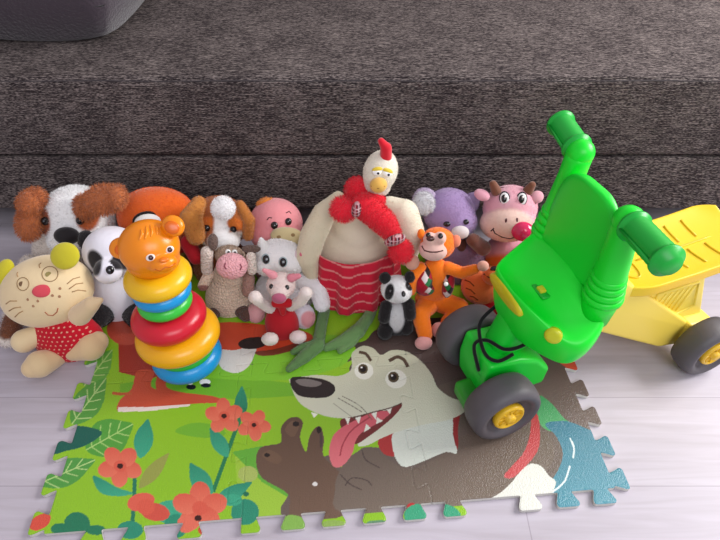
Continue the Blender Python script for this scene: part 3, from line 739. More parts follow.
nk = t.blob('scarf', [E(358, 190, .975, 13, 13, 12), E(371, 200, .96, 14, 11, 11), C((364, 205, .94), (384, 222, .93), 13, 12), C((384, 222, .93), (392, 233, .925), 12, 9)], (222, 28, 48), FURM, fur=.006, dens=260000, vox=.003, floor=False, width=.0008)
t.blob('scarf_end', [E(344, 209, .935, 13, 12, 9)], (228, 32, 54), FURM, fur=.009, dens=260000, floor=False, parent=nk, width=.0008)
t.blob('scarf_end', [E(401, 251, .905, 12, 12, 9)], (222, 28, 48), FURM, fur=.007, dens=260000, floor=False, parent=nk, width=.0008)
def plaid(co, cols):
    k = (co-co.mean(0)); a = np.abs((k[:, 0]*140) % 1-.5) < .13; b = np.abs((k[:, 2]*150) % 1-.5) < .13
    d = (k[:, 0]*70 % 1) < .5
    cols = cols.copy(); cols[d] = lin((60, 22, 40)); cols[a | b] = lin((206, 160, 164)); return cols
t.blob('cuff', [E(357, 209, .925, 5.5, 9, 9, -15)], (150, 24, 40), CLOTH, [plaid], floor=False, parent=nk, vox=.0018, sm=2)
t.blob('cuff', [E(395, 240, .905, 11.5, 5.5, 10, 20)], (150, 24, 40), CLOTH, [plaid], floor=False, parent=nk, vox=.0018, sm=2)
t.surf = [hd]
bk = t.spot('beak', 378.5, 184.5, 9, 8, (226, 176, 84), VEL, 1.1, rot=10)
t.line('beak_split', [(371, 186), (378, 188.5), (385, 186)], .5, (150, 100, 50), on=bk, parent=bk)
for x, y, r in ((377, 171.5, 8), (387.5, 173, -20)):
    e = t.spot('eye', x, y, 4.8, 4.2, WHT, GLOSS, .5, rot=r); t.spot('eyelid', x+.3, y-2, 5.4, 2.7, (226, 196, 62), VEL, .9, rot=r, parent=e); t.spot('pupil', x+1.2, y+1.9, 1.3, 1.2, BLK, PRINT, .5, parent=e, on=e)
def skirt():
    a = W(354, 240, 1.0); b = W(352, 294, 1.0); b.z = .022; s0 = sc_at(a); bm = bmesh.new(); n, m = 144, 14; R_ = []
    colr = []
    for j in range(m+1):
        q = j/m; c = a.lerp(b, q); rr = (43+6*q)*s0; row = []
        for i in range(n):
            th = 2*math.pi*i/n; pl = 1+.10*q**.6*math.cos(11*th)+.018*q*math.sin(30*th)
            row.append(bm.verts.new((c.x+rr*pl*math.cos(th), c.y+rr*.86*pl*math.sin(th)*(1+.06*q), c.z+.006*q*math.cos(11*th))))
        R_.append(row)
    for j in range(m):
        for i in range(n): bm.faces.new((R_[j][i], R_[j+1][i], R_[j+1][(i+1) % n], R_[j][(i+1) % n]))
    me = bpy.data.meshes.new('skirt'); bm.to_mesh(me); bm.free()
    o = bpy.data.objects.new('tt', me); COL.objects.link(o)
    sb = o.modifiers.new('s', 'SUBSURF'); sb.levels = 2; so = o.modifiers.new('k', 'SOLIDIFY'); so.thickness = .0025
    dg = bpy.context.evaluated_depsgraph_get(); out = bpy.data.meshes.new_from_object(o.evaluated_get(dg)); bpy.data.objects.remove(o)
    co = getco(out); q = (a.z-co[:, 2])/(a.z-b.z); cols = np.tile(lin((200, 26, 54)), (len(co), 1))
    cols[((q*5.2+.15*np.sin(co[:, 0]*60)) % 1) < .17] = lin((222, 130, 128))
    co[:, 2] = np.maximum(co[:, 2], .0125); out.vertices.foreach_set('co', co.ravel()); return out, cols
me, cc = skirt(); link('skirt', me, CLOTH, t.root, t.loc, cc)
GRN = (92, 128, 74)
f0 = F(318, 345, .024)
t.blob('leg', chain([(326, 300, .955), F(322, 322, .025), f0], [6, 5.5, 6])+chain([f0, F(304, 357, .02), F(289, 369, .017)], [7, 6.5, 3.5])+chain([f0, F(303, 348, .02), F(293, 352, .017)], [6, 5, 3]), GRN, VEL, fur=.002, vox=.0028)
f1 = F(358, 331, .024)
t.blob('leg', chain([(374, 304, .95), F(368, 318, .025), f1], [6, 5.5, 7])+chain([f1, F(343, 341, .021), F(326, 348, .018)], [7.5, 6.5, 3.5])+chain([f1, F(352, 343, .02), F(340, 351, .017)], [6, 4, 3]), (104, 140, 84), VEL, fur=.002, vox=.0028)

# lilac koala
t = Toy('plush_koala', 'lilac koala with a fluffy white inner ear behind the orange monkey', 'plush toy', 455, 285)
t.blob('body', [B(456, 262, 1.06, 30, 32, 22)], (150, 124, 156), PLUSH, fur=.003, vox=.004, main=True)
h = t.blob('head', [E(449, 212, 1.07, 26, 24, 23), E(455, 222, 1.05, 22, 18, 20)], (160, 134, 178), PLUSH, fur=.002, dens=180000, vox=.0035, floor=False)
e = t.blob('ear', [E(425, 201, 1.07, 13, 13.5, 6, 10)], (176, 158, 184), PLUSH, fur=.003, floor=False)
t.blob('inner_ear', [E(424, 203, 1.045, 10.5, 11.5, 5, 10)], (206, 204, 208), FURM, fur=.006, dens=350000, floor=False, parent=e, label='fluffy white inner ear')
t.blob('ear', [E(471, 203, 1.08, 8, 11, 6, -20)], (150, 126, 164), PLUSH, fur=.003, floor=False)
t.surf = [h]; t.spot('eye', 447, 224, 3.6, 2.8, (30, 22, 30), thick=.7)
t.spot('muzzle', 460, 232, 9, 7, (216, 206, 206), VEL, .7); t.spot('eye', 466, 222, 3, 2.8, (30, 22, 30), thick=.7); t.spot('nose', 464, 244, 5, 7, (96, 60, 54), VEL, .6)

# pink cow
t = Toy('plush_cow', 'pink cow with crimson nose, brown horns and orange trousers by the tricycle', 'plush toy', 505, 285)
t.blob('body', [B(503, 266, 1.06, 27, 32, 22)], (214, 150, 164), VEL, [(500, 276, 40, 21, 0, (214, 110, 36))], vox=.004, main=True)
h = t.blob('head', [E(510, 208, 1.07, 27, 23, 24), E(508, 223, 1.04, 28, 19, 24)], (226, 164, 178), VEL,
           [(507, 226, 29, 18, 0, (232, 196, 184)), (509, 197, 20, 8, 0, (226, 164, 178)), (505, 198, 6, 11, 0, (226, 170, 184))], fur=.0015, dens=140000, vox=.0035, floor=False)
t.blob('horn', chain([(496, 191, 1.07), (493, 184, 1.07)], [5.5, 4]), (122, 76, 56), VEL, floor=False, vox=.0025); t.blob('horn', chain([(528, 191, 1.07), (532, 185, 1.07)], [5.5, 4]), (122, 76, 56), VEL, floor=False, vox=.0025)
t.blob('ear', [E(482, 195, 1.06, 8.5, 6, 4, -25)], (224, 160, 176), VEL, floor=False, vox=.0025); t.blob('ear', [E(537, 197, 1.06, 7, 6.5, 4, 30)], (220, 160, 172), VEL, floor=False, vox=.0025)
t.surf = [h]
for x, y, r in ((504.5, 198, 4), (522, 198.5, -4)):
    o_ = t.spot('eye', x, y, 5.3, 7, (34, 26, 34), PRINT, .12, rot=r); ew = t.spot('eye_white', x, y+.5, 4.4, 6, (240, 238, 238), PRINT, .2, rot=r, parent=o_, on=o_)
    t.spot('pupil', x-.4, y+.6, 2.7, 4.1, (26, 18, 24), GLOSS, .5, rot=r, parent=o_, on=ew); t.spot('glint', x+.8, y-1.4, 1.1, 1.3, WHT, PRINT, 1.4, parent=o_, on=ew, sink=-.8)
t.spot('nose', 522.5, 231, 11.5, 10, (214, 40, 92), GLOSS, .85, rot=-8)
t.line('smile', [(493, 229), (495, 233), (502, 237), (510, 238.5), (515, 237)], .7, (70, 40, 40)); t.line('smile_corner', [(491, 231), (494, 228)], .6, (70, 40, 40))
t.spot('nostril', 506, 220.5, 1.1, 2.2, (90, 50, 54), PRINT, .3, rot=-8); t.spot('nostril', 517, 220, 1.1, 2.2, (90, 50, 54), PRINT, .3)
t.line('brow', [(497, 190), (500, 188), (504, 187.5)], .5, (80, 50, 50)); t.line('brow', [(523, 188), (527, 190), (531, 196)], .5, (80, 50, 50))
t.blob('arm', [C((483, 248, 1.02), (473, 240, 1.0), 8, 7)], (110, 66, 54), VEL, floor=False)
t.blob('arm', [C((528, 250, 1.02), (538, 256, .99), 8, 8)], (214, 150, 164), VEL, floor=False)
t.blob('leg', [C((492, 276, 1.01), F(486, 292, .04), 11, 11)], (214, 110, 36), VEL); t.blob('leg', [C((518, 276, 1.01), F(522, 294, .04), 11, 11)], (214, 110, 36), VEL)

# orange tiger face, lying low
t = Toy('plush_tiger', 'small orange cub in a red shirt lying on its back under the monkey\'s arm', 'plush toy', 485, 312)
t.blob('body', [C((492, 302, .92), (512, 306, .9), 18, 15)], (196, 26, 36), CLOTH, vox=.0035, main=True)
h = t.blob('head', [E(482, 286, .93, 21, 19, 19), E(493, 276, .905, 11, 9, 11)], (224, 112, 52), VEL, fur=.0015, dens=150000, floor=False)
t.surf = [h]; t.spot('nose', 495, 269, 5, 2.8, BLK, GLOSS, .9); t.line('smile', [(484, 274), (489, 277.5), (496, 277)], .7, (90, 40, 20))
for q in (((465, 280), (470, 282), (474, 286)), ((466, 288), (471, 290), (475, 294)), ((470, 296), (474, 297), (478, 300))): t.line('stripe', q, .6, (120, 56, 24))
t.blob('ear', [E(503, 268, .94, 5.5, 6, 4)], (226, 122, 60), VEL, floor=False, vox=.002); t.blob('ear', [E(464, 274, .95, 5.5, 6, 4)], (218, 108, 50), VEL, floor=False, vox=.002)

# orange monkey
t = Toy('plush_monkey', 'bright orange monkey in a red harlequin waistcoat with peach face and feet', 'plush toy', 436, 315)
OR = (240, 122, 16); PE = (218, 158, 140)
def harl(co, cols):
    u = co[:, 0]*62; v = co[:, 2]*52; a = np.floor(u+v).astype(int); b = np.floor(u-v).astype(int); cols = cols.copy()
    k = (a*3+b*5) % 7; k2 = (a+b) % 2
    pal = [(150, 16, 36), (150, 16, 36), (30, 18, 24), (168, 20, 40), (34, 110, 60), (150, 16, 36), (214, 196, 196)]
    for i, c in enumerate(pal): cols[k == i] = lin(c)
    return cols
t.blob('body', [B(434, 282, .915, 17, 24, 14), E(434, 299, .915, 19, 12, 14)], OR, VEL, fur=.0015, main=True)
t.blob('waistcoat', [E(423, 279, .9, 10, 16, 13, -8), E(425, 288, .895, 10, 8, 12)], (150, 16, 36), CLOTH, [harl], floor=False, vox=.0016, sm=2)
t.blob('waistcoat', [E(448, 283, .897, 6.5, 15, 11, -6)], (150, 16, 36), CLOTH, [harl], floor=False, vox=.0016, sm=2)
t.blob('button', [E(446, 284, .868, 2.4, 2.4, 1.6)], WHT, PLAS2, floor=False, vox=.0008)
h = t.blob('head', [E(438, 243, .93, 17.5, 16, 15, -10)], OR, VEL, fur=.0015, floor=False)
fc = t.blob('face', [E(433, 250, .908, 14.5, 11, 12, -8), E(430, 239, .91, 7, 7, 8), E(440, 238, .91, 6.5, 6.5, 8)], (222, 178, 168), VEL, floor=False)
t.blob('ear', [E(456, 241, .925, 5, 6.5, 4)], (224, 126, 96), VEL, floor=False, vox=.002); t.blob('ear', [E(421, 234, .935, 4, 5.5, 4)], OR, VEL, floor=False, vox=.002)
t.surf = [fc, h]; t.spot('eye', 428.3, 235.3, 2.5, 2.8, BLK, thick=.8); t.spot('eye', 440.5, 236, 2.7, 3, BLK, thick=.8); t.spot('nose', 430.5, 238.6, 4.2, 2.8, (74, 34, 30), GLOSS, .8, on=fc)
t.line('smile', [(422, 246), (424.5, 250.5), (430, 252), (437, 252), (443, 250.5)], .7, (70, 30, 28), on=fc)
t.blob('arm', chain([(447, 268, .91), (462, 273, .9), (475, 269, .89)], [7, 6, 5]), OR, VEL, fur=.0015, floor=False, vox=.0025)
t.blob('hand', [E(483, 266, .885, 6, 5.5, 5)], PE, VEL, floor=False, vox=.002)
t.blob('arm', chain([(420, 268, .905), (412, 278, .89), (411, 290, .88)], [6.5, 6, 5.5]), OR, VEL, fur=.0015, floor=False, vox=.0025)
t.blob('hand', [E(412, 262, .90, 7.5, 8, 6)], (206, 150, 130), VEL, floor=False, vox=.002)
t.blob('leg', chain([(428, 304, .9), (420, 313, .87), (425, 334, .835)], [11, 9, 7.5]), OR, VEL, fur=.0015, vox=.0028)
t.blob('leg', chain([(444, 303, .905), (460, 307, .885), (447, 322, .86)], [11, 8.5, 6.5]), OR, VEL, fur=.0015, vox=.0028)
t.blob('foot', [E(423.5, 343, .815, 9, 7, 7, 5)], (214, 152, 148), VEL, vox=.0025); t.blob('foot', [E(439, 330, .845, 8, 8, 7, 30)], (212, 150, 146), VEL, vox=.0025)

# little panda
t = Toy('plush_panda', 'little black and white panda sitting in front of the rooster', 'plush toy', 398, 333)
t.blob('body', [B(397, 320, .875, 17, 19, 14)], (30, 26, 28), PLUSH, [(397, 316, 8, 17, 0, (206, 204, 204))], fur=.0025, dens=300000, vox=.0025, main=True)
h = t.blob('head', [E(397, 289, .88, 16, 14, 13), E(401, 295, .86, 8, 7, 8)], (226, 224, 224), PLUSH, [(389.5, 292, 4.5, 8.5, -10, (28, 24, 26)), (409, 286, 3.6, 5, 25, (28, 24, 26))], fur=.002, dens=350000, vox=.0022, floor=False)
t.blob('ear', [E(385, 278, .885, 6, 6, 4)], (28, 24, 26), PLUSH, fur=.002, vox=.002, floor=False); t.blob('ear', [E(410, 277, .885, 5.5, 6, 4)], (28, 24, 26), PLUSH, fur=.002, vox=.002, floor=False)
t.surf = [h]; t.spot('nose', 403.5, 294, 2.2, 3, BLK, GLOSS, .7); t.spot('eye', 390, 291, 1.4, 1.6, (60, 56, 58), GLOSS, .6); t.spot('eye', 408.5, 286.5, 1.4, 1.6, (60, 56, 58), GLOSS, .6)
for a in (((386, 306, .87), (384, 318, .855)), ((409, 304, .87), (410, 315, .855))): t.blob('arm', [C(*a, 6, 6)], (28, 24, 26), PLUSH, fur=.002, vox=.0022, floor=False)
t.blob('leg', [C((388, 326, .86), F(385, 332, .024), 8, 8)], (26, 22, 24), PLUSH, fur=.002, vox=.0025); t.blob('leg', [C((406, 324, .86), F(406, 328, .024), 7.5, 7.5)], (26, 22, 24), PLUSH, fur=.002, vox=.0025)

# cream cat with yellow ears
t = Toy('plush_cat', 'cream cat with drawn-on face, yellow ears and red polka dot body, front left', 'plush toy', 62, 355, .001)
CM = (232, 208, 164)
def dots(co, cols):
    u = co[:, 0]*95; v = co[:, 2]*95+co[:, 1]*40; r = np.floor(v); u2 = u+.5*(r % 2)
    k = ((u2 % 1-.5)**2+(v % 1-.5)**2) < .028; cols = cols.copy(); cols[k] = lin((232, 178, 150)); return cols
b = t.blob('body', [B(69, 338, .825, 34, 29, 23)], (196, 18, 40), CLOTH, [dots], vox=.0018, main=True)
h = t.blob('head', [E(47, 291, .86, 47, 36, 26, 14)], CM, VEL, vox=.0035, floor=False)
t.blob('ear', [E(65, 256, .875, 15, 14, 5, 10)], (196, 186, 40), VEL, floor=False, vox=.0025, label='mustard yellow ear'); t.blob('ear', [E(4, 274, .875, 10, 16, 5, -20)], (196, 186, 40), VEL, floor=False, vox=.0025, label='mustard yellow ear')
t.blob('arm', chain([(44, 332, .815), (24, 341, .8)], [9, 12]), CM, VEL, floor=True); t.blob('arm', chain([(80, 315, .8), (92, 304, .79)], [11, 8])+[C((92, 304, .79), (101, 300, .79), 8, 3)], (228, 200, 158), VEL, floor=False)
t.blob('leg', chain([(60, 356, .79), F(40, 364, .03)], [9, 14])+[C(F(40, 364, .03), F(32, 368, .03), 13, 10)], (222, 194, 150), VEL); t.blob('leg', chain([(74, 352, .79), F(91, 347, .035)], [9, 14])+[C(F(91, 347, .035), F(97, 342, .035), 14, 11)], (222, 190, 146), VEL)
t.surf = [h]
LN = (150, 120, 84)
def ring(x, y, rx, ry): return [(x+rx*math.cos(a), y+ry*math.sin(a)) for a in [2*math.pi*k/20 for k in range(21)]]
t.line('eye', ring(50, 274, 8, 7.5), .45, LN); t.spot('pupil', 48.5, 274.5, 3, 2.8, (148, 134, 84), PRINT, .1)
t.line('eye', ring(23, 284, 6, 6.5), .45, LN); t.spot('pupil', 21.5, 284, 2.6, 2.6, (110, 84, 60), PRINT, .1)
t.spot('nose', 42, 291, 9, 6.5, (206, 72, 84), VEL, .3, rot=8)
for x, y in ((28, 299.5), (33.5, 306), (38, 301), (52.5, 295.5), (59.5, 296.5), (60, 288.5)): t.spot('freckle', x, y, 1.4, 1.4, (160, 118, 88), PRINT, .2)
t.line('mouth', [(45, 312), (48, 315), (53, 315.5), (57, 312), (58, 308)], .6, (176, 110, 80))
for q in (((67, 284), (73, 279), (80, 277)), ((69, 289), (76, 284), (83, 283)), ((72, 292), (78, 290), (86, 291)), ((6, 304), (10, 301), (17, 301)), ((9, 311), (14, 308), (21, 307)), ((15, 317), (19, 313), (23, 311)), ((18, 277), (17, 274), (18, 272)), ((40, 268), (39, 265), (41, 263))): t.line('whisker', q, .55, (176, 140, 100))

# ------------------------------------------------------------ stacking rings
t = Toy('stacking_rings', 'plastic stacking ring tower in blue, green, yellow and red topped by an orange bear head', 'stacking toy', 190, 366)
YC = .765
def axis_pt(z):
    a = W(189, 365, YC); b = W(148, 246, YC+.012)
    f = (z-a.z)/(b.z-a.z); return a.lerp(b, f)
def ringmesh(px, py, Rp, rp, tilt=0):
    c = W(px, py, YC+.012*(365-py)/120); s = sc_at(c); R_, r_ = (Rp-rp)*s, rp*s
    prof = [(R_+r_*math.cos(a), r_*.86*math.sin(a)) for a in [2*math.pi*k/24 for k in range(24)]]
    ax = (W(148, 246, YC+.012)-W(189, 365, YC)).normalized()
    M = Matrix.Translation(c) @ ax.to_track_quat('Z', 'Y').to_matrix().to_4x4() @ Matrix.Rotation(math.radians(tilt), 4, 'X')
    bm = bmesh.new(); K = 64; rg = []
    for k in range(K):
        th = 2*math.pi*k/K; rg.append([bm.verts.new(M @ Vector((r*math.cos(th), r*math.sin(th), z))) for r, z in prof])
    for k in range(K):
        for j in range(24): bm.faces.new((rg[k][j], rg[(k+1) % K][j], rg[(k+1) % K][(j+1) % 24], rg[k][(j+1) % 24]))
    me = bpy.data.meshes.new('ring'); bm.to_mesh(me); bm.free()
    co = getco(me); co[:, 2] = np.maximum(co[:, 2], .0112); me.vertices.foreach_set('co', co.ravel()); return me
RG = [(187, 355, 34.5, 13, (18, 146, 210), 'blue'), (184, 347, 30, 9, (44, 176, 58), 'green'), (178, 334, 41.5, 15.5, (236, 172, 16), 'yellow'), (169, 316, 37, 15, (204, 24, 46), 'red'),
      (165, 301, 27, 9.5, (54, 190, 62), 'green'), (162, 290, 29, 10.5, (18, 146, 210), 'blue'), (158, 277, 33.5, 14, (232, 184, 20), 'yellow')]
for px, py, R_, r_, c, nm in RG:
    o = link('ring', ringmesh(px, py, R_, r_), PLAS, t.root, t.loc, c); o['label'] = {355: 'wide blue bottom ring', 347: 'thin green lower ring', 334: 'widest yellow ring', 316: 'thick red ring', 301: 'thin green upper ring', 290: 'narrow blue upper ring', 277: 'yellow top ring'}[py]
link('pole', simplemesh([C((189, 362, YC), (150, 250, YC+.01), 9, 9)]), PLAS, t.root, t.loc, (230, 180, 30))
h = t.blob('bear_head', [E(149, 247, .775, 30.5, 28, 26, 12), E(153, 260, .77, 27, 19, 22, 12), E(163, 264, .74, 15, 9.5, 13, 15)], (240, 138, 14), PLAS, floor=False, vox=.0025, sm=6)
for x, y, r in ((121, 248, 15), (173, 226, -25)):
    e = t.blob('ear', [E(x, y, .768 if x < 150 else .782, 12, 11, 7, r)], (240, 138, 14), PLAS, floor=False, vox=.002, sm=6, parent=h); t.spot('inner_ear', x+(1.5 if x < 150 else -1), y+1.5, 7.5, 6.5, (214, 100, 8), PLAS, .25, rot=r, parent=e, on=e)
t.surf = [h]
for x, y in ((150.5, 257.5), (169.5, 249.5)):
    e = t.spot('eye', x, y, 4.6, 3.6, (238, 226, 220), GLOSS, .35, rot=20, parent=h); t.spot('pupil', x+.4, y+.2, 2.5, 2.7, (60, 20, 18), GLOSS, .5, parent=e, on=e)
for q in (((139, 240), (142, 234), (141, 229)), ((145, 239), (147, 232), (146, 226)), ((151, 237), (152, 230), (150, 225)), ((157, 235), (157, 229), (155, 225))):
    ps = [t.hit(*p, on=h)[0] for p in q]; link('hair_ridge', tube([p+Vector((0, 0, -.0008)) for p in curve_pts(ps, 5)], [.0012+.0022*math.sin(math.pi*k/10) for k in range(11)]), PLAS, h, t.loc, (240, 138, 14))
t.spot('nose', 164, 260, 5, 3, (226, 116, 10), PLAS, .6, rot=15, parent=h); t.line('mouth', [(155, 269), (160, 271), (165, 267), (170, 267), (175, 263)], .7, (206, 96, 10), m=PLAS, on=h, parent=h)
# ------------------------------------------------------------ ride-on tricycle, built in its own frame (a along, b across to the far side, z up)
TO = Vector((.255, .71, 0)); TA = math.radians(20); tu = Vector((math.cos(TA), math.sin(TA), 0)); tw = Vector((-math.sin(TA), math.cos(TA), 0))
def T3(a, b, z): return TO+tu*a+tw*b+Vector((0, 0, z))
TROOT = bpy.data.objects.new('toy_tricycle', None); COL.objects.link(TROOT); TROOT.location = T3(0.2, 0, .0)
tag(TROOT, 'green and yellow plastic ride-on tricycle with grey wheels standing on the right', 'ride-on toy')
TL = Vector(TROOT.location)
GR = (4, 222, 42); YE = (240, 212, 84); TY = (84, 80, 84)
def tl(name, me, m, col, parent=None, label=None):
    o = link(name, me, m, parent or TROOT, TL, col)
    if label: o['label'] = label
    return o
def wheel(a, b, r, w, sgn, yaw=0.0):
    """sgn: side the hub faces (-1 near)"""
    ax = (tw*math.cos(yaw)+tu*math.sin(yaw)).normalized()*sgn
    M = Matrix.Translation(T3(a, b, 0)+Vector((0, 0, r+.0005+(.010 if a < .2 else 0)))) @ ax.to_track_quat('Z', 'Y').to_matrix().to_4x4()
    h = w/2
    o = tl('wheel', lathe([(r*.42, -h*.75), (r*.60, -h*.95), (r*.80, -h), (r*.93, -h*.86), (r*.985, -h*.5), (r, 0), (r*.985, h*.5), (r*.93, h*.86), (r*.83, h), (r*.72, h*.96), (r*.64, h*.8), (r*.60, h*.62), (r*.46, h*.55), (r*.40, h*.5)], M, 56), RUB, TY)
    hub = tl('hubcap', lathe([(.001, h*.45), (r*.40, h*.45), (r*.44, h*.62), (r*.44, h*.86), (r*.40, h*.98), (r*.36, h*.98), (r*.34, h*.84), (r*.15, h*.84), (r*.14, h*1.12), (r*.11, h*1.18), (.001, h*1.18)], M, 40), PLAS2, (222, 178, 34), o)
    for k in range(8):
        th = k*math.pi/4; c, s_ = math.cos(th), math.sin(th)
        tl('hub_rib', tube([M @ Vector((r*.15*c, r*.15*s_, h*.86)), M @ Vector((r*.35*c, r*.35*s_, h*.86))], .0018), PLAS2, (222, 178, 34), hub)
    return o
wheel(-.024, -.092, .070, .060, -1, .0); wheel(.0, .082, .070, .060, 1, .0)
wheel(.452, -.100, .066, .056, -1); wheel(.452, .088, .066, .056, 1)
# front fork block between the wheels
def sbs(me, lv=2):
    o = bpy.data.objects.new('tt', me); COL.objects.link(o); sb = o.modifiers.new('s', 'SUBSURF'); sb.levels = lv
    dg = bpy.context.evaluated_depsgraph_get(); out = bpy.data.meshes.new_from_object(o.evaluated_get(dg)); bpy.data.objects.remove(o); return out
def ringloft(levels, lv=2, crease=0):
    """levels: list of rings (same count) of world points, capped"""
    bm = bmesh.new(); R_ = [[bm.verts.new(p) for p in r] for r in levels]; n = len(R_[0])
    for i in range(len(R_)-1):
        for k in range(n): bm.faces.new((R_[i][k], R_[i][(k+1) % n], R_[i+1][(k+1) % n], R_[i+1][k]))
    bm.faces.new(R_[0][::-1]); bm.faces.new(R_[-1])
    bmesh.ops.recalc_face_normals(bm, faces=bm.faces)
    me = bpy.data.meshes.new('loft'); bm.to_mesh(me); bm.free(); return sbs(me, lv) if lv else me
def rr(a0, a1, b0, b1, z, c=.22, za=0):
    da, db = (a1-a0)*c, (b1-b0)*c
    P = [(a0+da, b0), (a1-da, b0), (a1, b0+db), (a1, b1-db), (a1-da, b1), (a0+da, b1), (a0, b1-db), (a0, b0+db)]
    return [T3(a, b, z+za*(a-a0)) for a, b in P]
fork = tl('fork', prism([(-.040, .042), (.100, .042), (.106, .085), (.072, .125), (.03, .145), (-.038, .152), (-.046, .10)], -.052, .046, lambda a, z, b: T3(a, b, z), .010, 4), PLAS2, (6, 200, 46))
tl('fork_neck', ringloft([rr(-.02, .07, -.036, .036, .14), rr(-.01, .07, -.034, .034, .16), rr(.0, .06, -.03, .03, .195), rr(.02, .075, -.03, .03, .27)]), PLAS2, (6, 200, 46))
tl('axle', tube([T3(-.008, -.09, .08), T3(0, .08, .08)], .008, 16), PLAS2, (40, 40, 44))
tl('chassis_skid', boxmesh((-.075, -.06, .03), (-.02, .0, .065), .01, 3, Matrix.Translation(TO) @ Matrix.Rotation(TA, 4, 'Z')), PLAS2, (40, 150, 36))
tl('fender_rib', ringloft([rr(-.045, .02, -.05, .0, .1), rr(-.05, .025, -.052, .0, .12), rr(-.03, .02, -.05, .0, .14)]), PLAS2, (16, 176, 48), fork)
strap = curve_pts([T3(-.045, -.03, .12), T3(-.045, .0, .160), T3(-.02, .0, .165), T3(.0, -.03, .165), T3(.02, -.045, .180), T3(.05, -.05, .20), T3(.08, -.055, .205), T3(.09, .0, .22), T3(.06, .045, .215), T3(.01, .04, .20), T3(-.02, .03, .175), T3(-.035, -.02, .160), T3(-.02, -.044, .155), T3(.01, -.046, .165)], 6)
tl('tie_strap', tube(strap, .0035), CLOTH, (18, 18, 20), None, 'black cord knotted round the fork')
# hood: side skirts + dish top, with a raised shield between the bars
HB = [(0, -.05), (-.004, -.02), (-.004, .02), (0, .042), (.012, .054), (.05, .068), (.09, .084), (.125, .094), (.135, .05), (.135, 0), (.135, -.05), (.128, -.10), (.10, -.122), (.068, -.132), (.045, -.122), (.022, -.088)]
def hring(k, z, za, off=0, drop=0):
    return [T3(.065+(a-.065)*k+off*max(0, 1-a/.06), b*k*(1.0), z+za*max(a, 0)-(drop if b < 0 else .3*drop)*min(max((abs(b)-.055)/.07, 0), 1)) for a, b in HB]
hood = tl('hood', ringloft([hring(.92, .192, .24, .014, .004), hring(.98, .198, .26, .012, .006), hring(1.04, .236, .22, .006, .02), hring(1.07, .290, .26, .002, .055), hring(1.03, .306, .27, 0, .056), hring(.95, .305, .26, 0, .05), hring(.8, .298, .26, 0, .035), hring(.35, .293, .28)], 2), PLAS2, GR)
NP = lambda d, b, z: T3(d+.0005+(.305-z)*.12, b, z)
tl('nose_plate', ringloft([[NP(.001, b, z) for b, z in P_] for P_ in ([(c*.053, .281+s_*.021) for c, s_ in [(math.cos(q*math.pi/8), math.sin(q*math.pi/8)) for q in range(16)]],)]+[[NP(-.007, b, z) for b, z in [(c*.053, .281+s_*.020) for c, s_ in [(math.cos(q*math.pi/8), math.sin(q*math.pi/8)) for q in range(16)]]]]+[[NP(-.010, b, z) for b, z in [(c*.047, .281+s_*.015) for c, s_ in [(math.cos(q*math.pi/8), math.sin(q*math.pi/8)) for q in range(16)]]]], 0), PLAS2, (206, 196, 24), hood, 'yellow oval headlamp')
hp = BV[hood.name].ray_cast(EYE, ray(553, 336).normalized())
if hp[0] is not None:
    n = hp[1]; M = Matrix.Translation(hp[0]) @ n.to_track_quat('Z', 'Y').to_matrix().to_4x4()
    tl('side_lamp', lathe([(.001, -.006), (.0145, -.006), (.0145, .001), (.012, .004), (.006, .005), (.001, .005)], M, 32), PLAS2, (196, 200, 30), hood, 'round yellow side lamp')
def hit_hood(px, py):
    h = BV[hood.name].ray_cast(EYE, ray(px, py).normalized()); return h[0]
p = hit_hood(541, 291)
if p: tl('slot', boxmesh((-.008, -.018, -.004), (.008, .018, .002), .003, 2, Matrix.Translation(p) @ Matrix.Rotation(TA, 4, 'Z')), PLAS2, (12, 170, 44), hood); tl('slot_insert', boxmesh((-.0055, -.007, -.004), (.0055, .007, .0065), .001, 2, Matrix.Translation(p) @ Matrix.Rotation(TA, 4, 'Z')), PLAS2, (206, 200, 40), hood, 'small yellow insert')
def shield():
    L_ = []
    for z, w, a in ((.318, .080, .108), (.335, .081, .114), (.38, .080, .118), (.43, .076, .120), (.458, .066, .121), (.474, .048, .122), (.482, .022, .122)):
        r = .008
        L_.append([T3(a+r*cq, w*sq, z) for cq, sq in ((-1, -.97), (-1.3, -.5), (-1.4, 0), (-1.3, .5), (-1, .97), (0, 1), (1, .97), (.9, .5), (.9, 0), (.9, -.5), (1, -.97), (0, -1))])
    return ringloft(L_, 2)
tl('dash_shield', shield(), PLAS2, (6, 214, 46))
